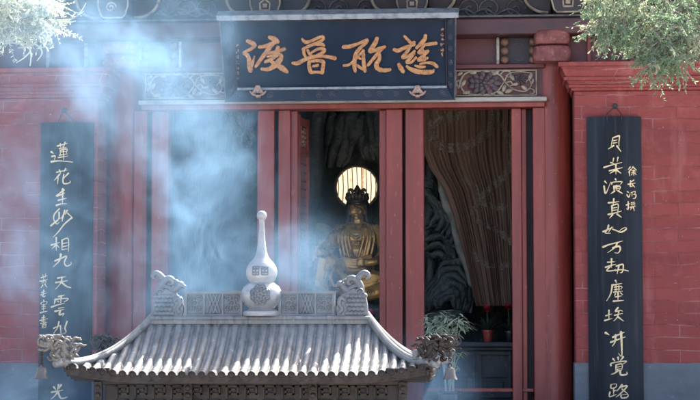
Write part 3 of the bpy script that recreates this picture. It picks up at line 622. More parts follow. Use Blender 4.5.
for (a, b_, s) in ((O[0], O[3], -1), (O[1], O[2], 1)):
    sd_ = MB(); sd_.tube([PP(a[0] + s * .004, a[1], .078), PP(b_[0] + s * .004, b_[1], .078)], .008, 6)
    sd_.build('side_fillet', M['scroll'], fo)
# gold scroll painting on the frame
s = MB()
def frame_pt(i, u, t):
    a, b_, c, d = O[i], O[(i + 1) % 4], I[(i + 1) % 4], I[i]
    o_ = (a[0] + (b_[0] - a[0]) * u, a[1] + (b_[1] - a[1]) * u); n_ = (d[0] + (c[0] - d[0]) * u, d[1] + (c[1] - d[1]) * u)
    return PP(o_[0] + (n_[0] - o_[0]) * t, o_[1] + (n_[1] - o_[1]) * t, .075 + (.018 - .075) * t + .003)
for i, ln in ((0, 14), (1, 6), (2, 14), (3, 6)):
    for k in range(ln):
        if (i == 0 and k % 4 == 3): continue
        u0 = (k + .15) / ln
        s = MB(); cu = u0 + rng.uniform(0, .3) / ln; asp = 1.0 / (ln * 1.0)
        for sgn in (-1, 1):
            s.tube([frame_pt(i, cu + .3 * asp + sgn * asp * .26 * (q / 8) * math.cos(q * .75), .5 + .26 * (q / 8) * math.sin(q * .75) * sgn) for q in range(9)], .0026, 5, 3)
        s.tube([frame_pt(i, cu + asp * (.05 + .5 * q / 4), .45 + .1 * math.sin(q * 1.2 + k)) for q in range(5)], .0022, 5, 3)
        s.build('painted_scroll', M['scroll'], fo)
kk = 0
chars = [MB() for _ in range(4)]
for st in BIG:
    kk += 1; mx = sum(p[0] for p in st) / len(st); L_ = chars[min(range(4), key=lambda i: abs(mx - (265, 314, 366, 417)[i]))]
    def fn(px, py, h, k=kk):
        x, v = pxv(px, py); return PP(x, v, .004 + h + .0004 * k)
    L_.brush([(a, b_, h * 1.14) for a, b_, h in st], fn, .013, 5, wob=.09)
for L_ in chars: L_.build('character', M['bronze_letter'], plq, smooth=60)
r2 = random.Random(3)
def tiny(px, py, sz):
    sg = MB()
    for _ in range(6):
        a, b_ = px + r2.uniform(-sz, sz) * .8, py + r2.uniform(-sz, sz) * .9; ang = r2.choice((0, -.3, 1.57, 1.4, .9, -.9)); l = sz * r2.uniform(.5, 1.0)
        pts = [(a - math.cos(ang) * l * .5, b_ - math.sin(ang) * l * .5, .3), (a + math.cos(ang) * l * .5, b_ + math.sin(ang) * l * .5, .36)]
        sg.brush(pts, lambda px_, py_, h: PP(*pxv(px_, py_), .002 + h), .004, 2)
    sg.build('signature_character', M['bronze_letter'], plq)
for k in range(6): tiny(442.2, 29.5 + k * 4.9, 1.7)
for k in range(7): tiny(237.2, 46 + k * 5.4, 1.7)
for k in range(4): tiny(232.3, 46 + k * 4.6, 1.5)
for px in (258, 417.5):
    c = at(px, 90, -.36); k_ = MB()
    for dx, dz, rx, rz, an in ((0, .006, .028, .040, 0), (-.020, .004, .016, .044, .25), (.020, .004, .016, .044, -.25), (-.034, -.012, .013, .038, .6), (.034, -.012, .013, .038, -.6)):
        k_.ell((c.x + dx, c.y - .02, c.z + dz), (rx, .020, rz), 10, 7, Matrix.Rotation(an, 3, 'Y'))
    k_.ell((c.x, c.y - .03, c.z - .005), (.02, .018, .022), 10, 7)
    for sgn in (-1, 1): k_.tube([(c.x + sgn * .02, c.y - .015, c.z - .055), (c.x + sgn * .05, c.y - .015, c.z - .045), (c.x + sgn * .075, c.y - .012, c.z - .018), (c.x + sgn * .085, c.y - .01, c.z - .012)], [.009, .011, .008, .003], 6, 3)
    k_.ell((c.x, c.y - .015, c.z - .062), (.026, .02, .014), 10, 7)
    k_.box(c.x - .02, c.x + .02, c.y - .01, c.y + .12, c.z - .075, c.z - .055)
    k_.build('lotus_clasp', M['clasp'], plq)

# ------------------------------------------------------------------ incense burner
YB = -6.0; KB = 1 / (FPX / 14.0)
bc = at(260, 320, YB); XB, ZR = bc.x, bc.z
DF = .70; HW_R = .755; HW_E = 1.20
ZE = at(246, 376.5, YB - DF).z
bur = thing('incense_burner', 'tall cast incense burner with tiled hip roof, gourd finial and corner dragons', 'incense burner', (XB, YB, GZ))
HT = ZR - ZE
def slope_f(t): return .72 * (1 - (1 - t) ** 2) + .28 * t
def roof_side(mb, run, hr, he, fn, nroll):
    """one slope: ridge half length hr, eave half length he"""
    per = 10; n = nroll * per; T = 42
    sp = 2 * he / nroll; vs_ = []
    for i in range(n + 1):
        x = -he + 2 * he * i / n
        ph = (i % per) / per - .5
        roll = math.sqrt(max(0, 1 - (ph / .36) ** 2)) * sp * .44 if abs(ph) < .36 else -.006
        t0 = max(0, (abs(x) - hr) / (he - hr)) if he > hr else 0
        t0 = min(t0, .985)
        for j in range(T + 1):
            t = t0 + (1 - t0) * j / T
            lift = .06 * max(0, (abs(x) / he - .55) / .45) ** 2.2 * t ** 1.5
            seam = .006 * (((t * 7 + .13 * math.sin(i // per * 2.3)) % 1.0) ** 2)
            vs_.append(fn(x, run * t + (.03 * max(0, (abs(x) / he - .6) / .4) ** 2 * t), ZR - HT * slope_f(t) + lift + roll * min(1, .4 + t) + seam))
    mb.add(vs_, [(i * (T + 1) + j, i * (T + 1) + j + 1, (i + 1) * (T + 1) + j + 1, (i + 1) * (T + 1) + j) for i in range(n) for j in range(T)])
rm = MB()
NR = 36
roof_side(rm, DF, HW_R, HW_E, lambda x, d, z: (XB + x, YB - d, z), NR)
roof_side(rm, DF, HW_R, HW_E, lambda x, d, z: (XB - x, YB + d, z), NR)
for sgn in (-1, 1): roof_side(rm, HW_E - HW_R, .02, DF, lambda x, d, z, s=sgn: (XB + s * (HW_R + d), YB + s * x, z), 20)
roof = rm.build('roof', M['roof'], bur, smooth=35)
def lift(u): return .06 * max(0, (u - .55) / .45) ** 2.2
el = MB()
def eave_edge(n, he, fn):
    ed = MB()
    sp = 2 * he / n
    for i in range(n):
        x = -he + sp * (i + .5); z = ZE + lift(abs(x) / he) + .004; out = .03 * max(0, (abs(x) / he - .6) / .4) ** 2
        c = Vector(fn(x, out + .004, z + .006)); o = Vector(fn(x, out + 1.004, z + .006)) - c; o.normalize()
        q = o.to_track_quat('Z', 'Y').to_matrix()
        vs_ = []; N_ = 12
        for rr, dd in ((sp * .38, -.012), (sp * .40, .0), (sp * .40, .008), (sp * .30, .010), (sp * .27, .005), (sp * .14, .008), (.002, .010)):
            for k in range(N_): vs_.append(c + q @ Vector((rr * math.cos(2 * math.pi * k / N_), rr * math.sin(2 * math.pi * k / N_), dd)))
        ed.add(vs_, [(a * N_ + k, a * N_ + (k + 1) % N_, (a + 1) * N_ + (k + 1) % N_, (a + 1) * N_ + k) for a in range(6) for k in range(N_)])
        # drip tile below the valley on the right of this roll
        if i < n - 1:
            xv = x + sp * .5; zv = ZE + lift(abs(xv) / he)
            pts = [(-.55, .008), (.55, .008), (.50, -.016), (.22, -.030), (0, -.040), (-.22, -.030), (-.50, -.016)]
            out2 = .03 * max(0, (abs(xv) / he - .6) / .4) ** 2
            ed.prism([(u * sp, v) for u, v in pts], lambda u, v, k: fn(xv + u, out2 + (.006 if k == 0 else -.008), zv + v))
    ed.build('eave_tile', M['bronze'], roof)
    m = 24; ring = []
    for i in range(m + 1):
        x = -he * .99 + 2 * he * .99 * i / m; z = ZE + lift(abs(x) / he); out = .03 * max(0, (abs(x) / he - .6) / .4) ** 2
        ring.append([fn(x, out - .012, z - .012), fn(x, out - .020, z - .046), fn(x, out - .30, z - .040), fn(x, out - .30, z - .0)])
    el.add([v for r_ in ring for v in r_], [(i * 4 + k, (i + 1) * 4 + k, (i + 1) * 4 + (k + 1) % 4, i * 4 + (k + 1) % 4) for i in range(m) for k in range(4)] + [(0, 1, 2, 3), (m * 4 + 3, m * 4 + 2, m * 4 + 1, m * 4)])
eave_edge(NR, HW_E, lambda x, d, z: (XB + x, YB - DF - d, z)); eave_edge(NR, HW_E, lambda x, d, z: (XB - x, YB + DF + d, z))
for sgn in (-1, 1): eave_edge(20, DF, lambda x, d, z, s=sgn: (XB + s * (HW_E + d), YB + s * x, z))
el.build('eave_board', M['bronze'], roof)
# hip ridges
TIPS = {}
for sx in (-1, 1):
    for sy in (-1, 1):
        h = MB(); pts = []; rad = []
        for k in range(15):
            t = k / 14
            x = HW_R + (HW_E - HW_R) * t; y = DF * t
            z = ZR - HT * slope_f(t) + .06 * t ** 3.2 + .030
            if t > .85: z += (t - .85) * .05
            pts.append((XB + sx * (x + .03 * t * t), YB + sy * (y + .03 * t * t), z)); rad.append(.026)
        h.tube(pts, rad, 10, 2, 1.15)
        h.tube([(p[0], p[1], p[2] + .022) for p in pts], .014, 8, 2)
        e = Vector(pts[-1]); dv = (Vector(pts[-1]) - Vector(pts[-2])).normalized()
        h.tube([e, e + dv * .05 + Vector((0, 0, -.012)), e + dv * .08 + Vector((0, 0, -.03))], [.03, .034, .02], 10, 3)
        h.build('hip_ridge', M['roof'], roof); TIPS[(sx, sy)] = (e, Vector((sx * .82, sy * .57, 0)).normalized())
        if (sx, sy) == (1, -1) or (sx, sy) == (1, 1):
            q = Vector(pts[11]); m = MB(); m.frust((q.x - .028, q.x + .028, q.y - .02, q.y + .02, q.z + .02), (q.x - .02, q.x + .02, q.y - .014, q.y + .014, q.z + .085)); m.build('ridge_stud', M['roof'], roof, bevel=.006)
# ridge
rd = MB(); s_ = HW_R + .02
rd.box(XB - s_, XB + s_, YB - .055, YB + .055, ZR - .03, ZR + .010); rd.tube([(XB - s_, YB - .05, ZR + .012), (XB + s_, YB - .05, ZR + .012)], .016, 8); rd.tube([(XB - s_, YB + .05, ZR + .012), (XB + s_, YB + .05, ZR + .012)], .016, 8)
rd.box(XB - s_ + .01, XB + s_ - .01, YB - .045, YB + .045, ZR + .011, ZR + .030)
ridge = rd.build('ridge', M['roof'], bur, bevel=.004)
zp0, zp1 = Z_(316, YB) - .0, Z_(291, YB)
def ridge_panel(px0, px1):
    x0, x1 = X_(px0, YB, 300), X_(px1, YB, 300); e = .018
    p = MB(); p.box(x0, x1, YB - .03, YB + .03, zp1 - .018, zp1); p.box(x0, x1, YB - .03, YB + .03, zp0, zp0 + .014)
    for x in (x0, x1 - e): p.box(x, x + e, YB - .028, YB + .028, zp0 + .014, zp1 - .018)
    w3 = (x1 - x0 - e) / 3
    for k in (1, 2): xx = x0 + w3 * k; p.box(xx, xx + e * .8, YB - .024, YB + .024, zp0 + .014, zp1 - .018)
    p.box(x0 + e, x1 - e, YB - .006, YB + .006, zp0 + .01, zp1 - .01)
    zm = (zp0 + zp1) / 2; hh = (zp1 - zp0) / 2 - .02
    for k in range(3):
        xc = x0 + w3 * (k + .5) + e / 2; ww = w3 / 2 - .016
        if k == 1:
            for dx in (-.5, 0, .5):
                for sg in (-1, 1): p.tube([(xc + ww * (dx - .5), YB - .012, zm - sg * hh), (xc + ww * (dx + .5), YB - .012, zm + sg * hh)], .007, 6)
        else:
            for dx, dz in ((-.5, .45), (.5, .45), (-.5, -.45), (.5, -.45), (0, 0)):
                sp_ = spiral((xc + dx * ww, zm + dz * hh), .028, 1.3, 1 if dx > 0 else -1, YB - .012, 0, 12); p.tube(sp_, .006, 6)
    p.build('ridge_panel', M['panel_cast'], ridge, bevel=.002)
ridge_panel(185, 243); ridge_panel(279, 335)
# gourd finial
go = MB(); cz = at(261.5, 316, YB); q = KB
prof = [(0, 2), (18, 2), (19, 4), (18.5, 6.5), (14, 8), (12.5, 9.5), (14, 11), (17.5, 14), (19.8, 18), (20.6, 22.5), (20.0, 27), (17.5, 31.5), (13.5, 34.5), (12, 35.5), (12.3, 36.5), (14.2, 39), (15.6, 43), (15.8, 47), (14.8, 51), (12.2, 55), (9.0, 58.5), (6.6, 62), (5.1, 67), (4.2, 73), (3.5, 80), (3.0, 87), (2.65, 94), (2.6, 97.5), (3.0, 98.5), (4.6, 100), (5.1, 102.5), (4.4, 105.5), (2.4, 107.2), (0.1, 107.6)]
go.lathe([(max(r, .01) * q, (z - 2) * q) for r, z in prof], (cz.x, YB, ZR + .028), 48)
gd = go.build('gourd_finial', M['gourd'], ridge, smooth=50)
rl = MB()
def on_gourd(ang, zz, k=1.0):   # surface point of the gourd in front
    for (r0, z0), (r1, z1) in zip(prof, prof[1:]):
        if z0 <= zz <= z1 and z1 > z0: r = r0 + (r1 - r0) * (zz - z0) / (z1 - z0); break
    r = r * q * k; return Vector((cz.x + r * math.sin(ang), YB - r * math.cos(ang), ZR + .028 + (zz - 2) * q))
for rr, nn in ((7.5, 12), (4.6, 9), (2, 5)):
    for k in range(nn):
        a = 2 * math.pi * k / nn; p = on_gourd(.05 + rr * math.cos(a) / 20, 23 + rr * math.sin(a), 1.01); rl.ell(p, (.013, .010, .013), 8, 5)
for k in range(8):
    a = math.pi * k / 4; rl.tube([on_gourd(.05 + 9 * math.cos(a) / 20, 23 + 9 * math.sin(a), 1.01), on_gourd(.05 + 10.5 * math.cos(a + .4) / 20, 23 + 10.5 * math.sin(a + .4), 1.01), on_gourd(.05 + 9 * math.cos(a + .8) / 20, 23 + 9 * math.sin(a + .8), 1.01)], .006, 6, 3)
rl.build('flower_medallion', M['panel_cast'], gd)
for c in (-.27, .33):
    rl = MB(); pts = [on_gourd(c + dx, 47 + dz, 1.012) for dx, dz in ((-.2, -4), (.2, -4), (.22, 4), (-.22, 4), (-.2, -4))]; rl.tube(pts, .006, 6)
    for dz in (-1.6, 1.6): rl.tube([on_gourd(c - .14, 47 + dz, 1.01), on_gourd(c + .14, 47 + dz, 1.01)], .006, 6)
    rl.tube([on_gourd(c, 44, 1.01), on_gourd(c, 50, 1.01)], .006, 6)
    rl.build('square_emblem', M['panel_cast'], gd)
# ridge dragons
def ridge_dragon(px, sg):
    """local pixels: u from the outer foot inwards, v up from the ridge"""
    base = at(px, 316, YB); k = KB
    def P(u, v, d=0): return (base.x + sg * u * k, YB + d, ZR + .028 + v * k)
    m = MB()
    body = [(0, 0), (31, 0), (32, 8), (30, 15), (26, 21), (20, 24), (15, 27), (8, 26), (3, 22), (1, 12)]
    m.prism(body, lambda a, b_, j: P(a, b_, -.035 if j == 0 else .035))
    for row in range(5):
        for c in range(5):
            u = 4 + c * 4.2 + (row % 2) * 2; v = 3 + row * 4.3
            if u < 22 and v < 23:
                for d in (-1, 1): m.ell(P(u, v, d * .033), (3.1 * k, .011, 2.7 * k), 12, 6, Matrix.Rotation(.35 * d, 3, 'X'))
    m.tube([P(9, 22), P(8, 28), P(11, 34), P(16, 37.5), P(20, 36), P(20, 32.5), P(17, 31.5)], [.030, .028, .027, .025, .021, .016, .010], 10, 5)
    m.tube([P(14, 36), P(10, 38.5), P(7.5, 41), P(4, 43), P(0.8, 41.5), P(0.5, 38.5), P(2.8, 37.5)], [.020, .022, .022, .021, .019, .015, .009], 10, 5)
    m.tube([P(10, 30), P(15, 29), P(19, 26), P(23, 21)], [.02, .022, .022, .02], 10, 4)
    m.tube([P(15, 16), P(19, 23), P(23, 27), P(27, 30.5)], [.020, .024, .024, .024], 10, 4)
    m.ell(P(28, 31.5), (4.2 * k, .032, 3.8 * k), 12, 8); m.ell(P(31.5, 30.0), (2.8 * k, .022, 1.9 * k), 10, 6); m.ell(P(30.5, 27.2), (2.2 * k, .02, 1.2 * k), 10, 6)
    for d in (-1, 1):
        m.ell(P(28.5, 33.2, d * .022), (.009, .009, .009), 8, 6)
        m.tube([P(26, 34, d * .02), P(24, 36, d * .02), P(21.5, 36.5, d * .02)], [.008, .007, .004], 6, 3)
        m.tube([P(23, 15, d * .03), P(27, 18, d * .036), P(29, 12, d * .036), P(26, 7, d * .036), P(29, 3, d * .036)], [.014, .016, .015, .014, .018], 8, 4)
        m.tube(spiral((P(8, 24)[0], P(8, 24)[2]), .026, 1.4, sg, YB + d * .034, 0, 12), .008, 6)
    m.build('ridge_dragon', M['panel_cast'], ridge, smooth=60)
ridge_dragon(152.5, 1); ridge_dragon(368.5, -1)
# corner dragons reaching out past the eaves, with a ring for the bell
def corner_dragon(sx, sy):
    e, d = TIPS[(sx, sy)]
    up = Vector((0, 0, 1)); sd_v = d.cross(up)
    def P(u, v, s=0): return e + d * (u * .0064) + up * ((v - 3) * .0062) + sd_v * s * .92
    m = MB(); tube0 = m.tube
    def slim(pts, r, n=8, sub=1, flat=1.0): tube0(pts, [q * .76 for q in r] if isinstance(r, list) else r * .76, n, sub, flat)
    m.tube = slim
    m.tube([P(-4, 0), P(1, 4), P(0, 9), P(4, 12)], [.030, .030, .028, .03], 10, 4)           # foot on the ridge tip
    for s in (-.03, -.012, .012, .03): m.ell(P(2, 4, s * 1.3), (.014, .014, .012), 8, 6)        # claws
    m.tube([P(-17, 17), P(-10, 10), P(-2, 13), P(3, 21), P(10, 17), P(15, 22), P(21, 24)], [.014, .026, .030, .030, .028, .026, .02], 10, 6)
    m.tube([P(-20, 26), P(-13, 28), P(-8, 21), P(-13, 15), P(-19, 18)], [.010, .016, .018, .016, .008], 8, 5)
    m.tube([P(-2, 26), P(4, 30), P(9, 26), P(14, 30), P(20, 30), P(23, 27)], [.012, .018, .018, .018, .016, .010], 8, 5)
    m.tube([P(-10, 26), P(-4, 29), P(0, 24), P(-4, 19), P(-8, 22)], [.010, .015, .017, .015, .008], 8, 5)
    m.ell(P(16, 23), (.036, .034, .032), 14, 9); m.ell(P(20.5, 22.6), (.026, .026, .020), 12, 8); m.ell(P(24, 23.2), (.015, .022, .013), 10, 7)
    for s in (-.022, .022): m.ell(P(18.5, 26.3, s), (.016, .010, .009), 8, 6); m.ell(P(24.6, 24.6, s * .6), (.007, .007, .007), 8, 6)
    for k in range(9):
        a = .6 + k * .45; m.ell(P(13 + 5.5 * math.cos(a), 22.5 + 5.5 * math.sin(a), .034), (.012, .010, .012), 8, 6); m.ell(P(13 + 5.5 * math.cos(a), 22.5 + 5.5 * math.sin(a), -.034), (.012, .010, .012), 8, 6)                                                # head
    m.tube([P(17, 21), P(22, 20), P(27, 22)], [.03, .022, .012], 10, 4); m.tube([P(16, 18), P(21, 15), P(26, 16)], [.02, .014, .008], 8, 4)
    for s in (-1, 1):
        m.ell(P(19, 27, s * .026), (.012, .012, .012), 8, 6)
        m.tube([P(15, 27, s * .02), P(10, 31, s * .03), P(5, 31, s * .035), P(2, 34, s * .035)], [.013, .011, .009, .004], 8, 4)
        m.tube([P(12, 20, s * .03), P(8, 25, s * .045), P(3, 23, s * .045), P(0, 27, s * .045), P(-5, 25, s * .04)], [.014, .015, .014, .012, .005], 8, 4)
        m.tube([P(6, 16, s * .025), P(11, 11, s * .045), P(7, 7, s * .05), P(12, 5, s * .05), P(15, 8, s * .05)], [.016, .015, .013, .011, .006], 8, 4)
        m.tube([P(-6, 12, s * .025), P(-11, 19, s * .04), P(-16, 22, s * .04), P(-21, 20, s * .035)], [.014, .014, .011, .006], 8, 4)
    for u0, v0, du, dv in ((-15, 27, -3, 2), (-3, 28, -4, 2), (9, 29, -4, 2.5), (-20, 20, -5, 1), (-12, 11, -5, -3), (24, 16, 4, -1), (22, 29, 4, 3), (9, 6, 4, -3), (-6, 10, -4, -4)):
        for s in (-.022, .022): m.tube([P(u0, v0, s), P(u0 + du * .5, v0 + dv * .6, s * 1.2), P(u0 + du, v0 + dv, s * 1.1)], [.012, .009, .001], 6, 3)
    for k in range(5): m.tube([P(19 + k * 1.5, 20.5, .008), P(19 + k * 1.5, 18.8, .008)], [.005, .001], 5)
    rg = [P(24 + 4.6 * math.cos(a), 24.5 + 4.6 * math.sin(a)) for a in [2 * math.pi * k / 16 for k in range(17)]]
    m.tube(rg, .008, 8)
    m.build('corner_dragon', M['bronze_sunlit'] if sy < 0 and sx < 0 else M['bronze'], bur, smooth=60)  # front-left dragon takes the copy with sunlight in its colour
    return P(24, 19.5)
BELL = {k: corner_dragon(*k) for k in ((-1, -1), (1, -1), (-1, 1), (1, 1))}
# frieze with fret panels, posts, basin and legs below
yf = YB - .50; xf = 1.03
fz0, fz1 = ZE - .26, ZE - .04
fr = MB(); fr.box(XB - xf, XB + xf, yf, YB + .50, fz1 - .02, fz1 + .05); fr.box(XB - xf, XB + xf, yf, YB + .50, fz0 - .03, fz0); fr.box(XB - xf + .03, XB + xf - .03, yf + .03, YB + .47, fz0, fz1 - .02)
frz = fr.build('frieze', M['bronze'], bur, bevel=.005)
fp = MB()
def fret(xc, zc, s):
    w_ = s
    path = [(-1, -1), (-1, 1), (1, 1), (1, -.4), (-.4, -.4), (-.4, .4), (.4, .4)]
    for (a, b_), (c, d_) in zip(path, path[1:]):
        x0, x1 = sorted((xc + a * w_, xc + c * w_)); z0, z1 = sorted((zc + b_ * w_, zc + d_ * w_))
        fp.box(x0 - .006, x1 + .006, yf + .012, yf + .034, z0 - .006, z1 + .006)
nx = 15
for i in range(nx):
    for j in range(2):
        fret(XB - xf + .09 + (2 * xf - .18) * (i + .5) / nx, fz0 + .055 + j * .098, .038)
fp.build('fret_relief', M['bronze'], frz)
for px in (98, 188, 313, 403):
    x = X_(px, yf, 392); m = MB(); m.box(x - .03, x + .03, yf - .012, yf + .03, fz0 - .03, fz1 + .002)
    for k in range(4): m.ell((x, yf - .016, fz0 + .03 + k * .05), (.022, .012, .02), 10, 6)
    m.build('frieze_stile', M['bronze'], frz, bevel=.004)
for sx in (-1, 1):
    for sy in (-1, 1):
        m = MB(); m.lathe([(.055, 0), (.05, .05), (.042, .08), (.042, .55), (.05, .6)], (XB + sx * .92, YB + sy * .40, fz0 - .63), 16); m.build('post', M['bronze'], bur)
ba = MB(); zt_ = fz0 - .6
ba.frust((XB - .86, XB + .86, YB - .36, YB + .36, GZ + .5), (XB - 1.08, XB + 1.08, YB - .52, YB + .52, zt_)); ba.box(XB - 1.13, XB + 1.13, YB - .57, YB + .57, zt_ + .001, zt_ + .05)
ba.build('basin', M['bronze'], bur, bevel=.02)
for sx in (-1, 1):
    for sy in (-1, 1):
        m = MB(); x, y = XB + sx * .72, YB + sy * .26
        m.tube([(x, y, GZ + .52), (x + sx * .06, y + sy * .05, GZ + .35), (x, y, GZ + .15), (x + sx * .05, y + sy * .05, GZ + .03)], [.12, .09, .07, .09], 12, 4); m.build('leg', M['bronze'], bur)
# wind bells
def bell(p, label):
    t = thing('wind_bell', label, 'bell', (p.x, p.y, p.z), 'wind bells on the burner corners')
    c = MB(); z = 0; L = .125
    for k in range(7):
        rg = []
        for q_ in range(9):
            a = 2 * math.pi * q_ / 8
            off = Vector((math.cos(a) * .009, 0, math.sin(a) * .013)) if k % 2 == 0 else Vector((0, math.cos(a) * .009, math.sin(a) * .013))
            rg.append(p + Vector((0, 0, -.012 - k * L / 7)) + off)
        c.tube(rg, .0035, 6)
    c.build('chain', M['bronze'], t)
    b_ = MB(); zt = -L - .012
    prof_ = [(.004, .012), (.012, .010), (.014, .0), (.036, -.004), (.042, -.03), (.048, -.06), (.058, -.085), (.062, -.09), (.052, -.088), (.040, -.05), (.03, -.012), (.002, -.01)]
    n = 40; vs_ = []
    for r, zz in prof_:
        for k in range(n):
            a = 2 * math.pi * k / n; dz = -.010 * abs(math.sin(4 * a)) if zz < -.08 else 0
            vs_.append((p.x + .76 * r * math.cos(a), p.y + .76 * r * math.sin(a), p.z + zt + .8 * (zz + dz)))
    m_n = len(prof_)
    b_.add(vs_, [(i * n + k, i * n + (k + 1) % n, (i + 1) * n + (k + 1) % n, (i + 1) * n + k) for i in range(m_n - 1) for k in range(n)])
    b_.build('bell_body', M['bell'], t, smooth=50)
    return t
bell(BELL[(-1, -1)], 'small bronze bell hanging in front of the smoke veiled couplet board')
bell(BELL[(1, -1)], 'small dark bronze bell hanging in front of the doorway with the brown curtain')

# ------------------------------------------------------------------ inside the hall
# grotto rock behind the statue
def rock_sheet():
    m = MB(); nx, nz_ = 90, 70; x0, x1, z0, z1 = -3.2, 3.0, 0, 4.2
    vs_ = []
    for j in range(nz_ + 1):
        for i in range(nx + 1):
            x = x0 + (x1 - x0) * i / nx; z = z0 + (z1 - z0) * j / nz_
            p = Vector((x * 1.5, z * .55, 3.1)); d = mnoise.noise(p) * .5 + mnoise.noise(p * 2.7) * .25 + abs(mnoise.noise(Vector((x * 5, z * 1.2, 1)))) * .28
            c = ((x - .1) / 1.1) ** 2 + ((z - 1.7) / 1.7) ** 2
            y = 3.6 - .9 * min(1, max(0, c - .5)) - d * .75
            vs_.append((x, y, z))
    m.add(vs_, [(j * (nx + 1) + i, j * (nx + 1) + i + 1, (j + 1) * (nx + 1) + i + 1, (j + 1) * (nx + 1) + i) for j in range(nz_) for i in range(nx)])
    # backing, so the grotto has thickness
    m.box(x0, x1, 4.4, 4.5, z0, z1)
    return m
grot = thing('grotto_backdrop', 'dark blue green sculpted grotto rock behind the golden seated figure', 'rock backdrop', (0, 3.3, 0))
rock_sheet().build('rock_face', M['rock'], grot, smooth=80)
lm = MB()
def lobe(pts, r, Y, sub=5): lm.tube([tuple(at(a, b_, Y + (dy if False else 0))) for a, b_ in pts], [q / ppm(Y) for q in r], 12, sub)
for off, rr in ((0, 6), (7, 5), (-6, 4), (12, 4)):          # hanging folds over the statue
    lobe([(345 + off * 1.6, 112), (338 + off * 1.4, 130), (334 + off * 1.2, 150), (331 + off, 166)], [rr, rr + 1.5, rr, rr * .5], 2.75)
for off, rr in ((0, 6), (8, 6), (15, 5), (-7, 4)):
    lobe([(362 + off, 108), (366 + off * .9, 130), (368 + off * .7, 150), (368 + off * .5, 162)], [rr, rr + 1, rr, rr * .4], 2.8)
for pts, r in (([(318, 110), (315, 160), (306, 220), (303, 290)], [9, 10, 9, 8]), ([(303, 120), (306, 180), (298, 250)], [8, 9, 8])): lobe(pts, r, 2.5)
for off in range(5):                                        # right opening, left side
    lobe([(428 + off * 5, 165 + off * 9), (430 + off * 4, 205 + off * 4), (427 + off * 6, 240), (431 + off * 4, 275), (428 + off * 6, 318)], [4, 6.5, 5, 6, 4], 2.2 + .05 * off)
for q in range(6):
    f = 1 - q * .15
    lobe([(449 + (a - 449) * f, 306 + (b_ - 306) * f) for a, b_ in ((425, 312), (428, 286), (446, 262), (466, 266), (474, 290), (470, 312))], [2.5, 3.4, 4, 4, 3.4, 2.5], 2.05 - .03 * q)
for q in range(5): lobe([(426 + q * 7, 190 + q * 6), (432 + q * 6, 200 + q * 6), (436 + q * 5, 214 + q * 5), (430 + q * 5, 226 + q * 5)], [3, 4.5, 4, 2], 2.0)
for q in range(4): lobe([(426, 228 + q * 9), (438, 226 + q * 9), (448, 232 + q * 9), (452, 242 + q * 8)], [2, 3.5, 3.5, 2], 2.05)
lobe([(431, 300), (446, 291), (462, 298)], [4, 6, 4], 2.1)
lobe([(430, 318), (448, 316), (466, 306), (474, 296)], [6, 6, 5, 3], 2.05)
for off in range(4): lobe([(200 + off * 13, 150), (196 + off * 14, 210), (204 + off * 12, 270), (200 + off * 13, 330)], [9, 11, 9, 10], 2.5)
lm.jitter(.055, 5.5); lm.build('rock_fold', M['rock'], grot, smooth=70)
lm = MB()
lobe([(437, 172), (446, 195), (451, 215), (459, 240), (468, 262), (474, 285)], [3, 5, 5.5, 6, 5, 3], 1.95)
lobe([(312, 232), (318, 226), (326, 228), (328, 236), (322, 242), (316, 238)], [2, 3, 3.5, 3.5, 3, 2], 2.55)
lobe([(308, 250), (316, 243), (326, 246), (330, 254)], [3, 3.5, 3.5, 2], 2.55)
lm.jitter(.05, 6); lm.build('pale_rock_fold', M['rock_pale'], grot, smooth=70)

# seated gilt statue
YS = 2.05; KS = 1 / ppm(YS)
sb = at(352, 302, YS)
stat = thing('bodhisattva_statue', 'gilded seated figure with tall crown before a round gilt halo', 'statue', (sb.x, YS, 0))
def S(px, py, d=0):
    if py < 226: px = 357.3 + (px - 357.3) * .84; py = 226 + (py - 226) * .88
    else: px = 357.3 + (px - 357.3) * (1.0 + .06 * min(1, (py - 226) / 8)); py = 226 + (py - 226) * .97
    py -= 2
    p = at(px, py, YS); return (p.x, YS + d, p.z)
m = MB()
def se(px, py, d, rx, ry, rz, Mx=None):
    if py < 226: rx, ry, rz = rx * .86, ry * .9, rz * .88
    m.ell(S(px, py, d), (rx * KS, ry, rz * KS), 18, 12, Mx)
def stube(pts, r, sub=5, n=12): m.tube([S(*p) for p in pts], [q * KS for q in r], n, sub)
se(357.3, 208.5, -.02, 8.6, .11, 11.5); se(357.3, 214, -.045, 6.6, .085, 7)              # skull, jaw
stube([(357, 215, 0), (357, 227, .01)], [5.6, 6.4])
se(357, 230, .03, 20, .11, 6.5); se(357, 240, .01, 17.5, .14, 13); se(357, 256, .0, 16, .14, 13); se(357, 272, .02, 19, .2, 12)
stube([(342, 230, .03), (335, 240, .0), (331, 252, -.06), (330, 260, -.14)], [6.4, 6.4, 5.6, 4.2])
stube([(330, 260, -.14), (327, 257, -.22), (323, 257, -.27)], [4.2, 3.4, 3.0])
stube([(372, 230, .03), (379, 241, .0), (382, 254, -.08), (377, 264, -.2), (367, 267, -.26)], [6.4, 6.4, 5.6, 4.4, 3.4])
for k in range(4):
    stube([(323 - k * .6, 255.5 + k * 1.6, -.27), (319.5 - k * .3, 258 + k * 1.6, -.30), (318, 262 + k * 1.2, -.30)], [1.2, 1.1, .9], 3, 8)
    stube([(367, 264.5 + k * 1.6, -.27), (362.5, 264.5 + k * 1.6, -.30), (359, 266 + k * 1.5, -.29)], [1.2, 1.1, .9], 3, 8)
stube([(366, 264, -.27), (362, 262, -.30), (360, 263, -.30)], [1.2, 1.0, .8], 3, 8); stube([(324, 254, -.27), (321, 253, -.30)], [1.2, .9], 3, 8)
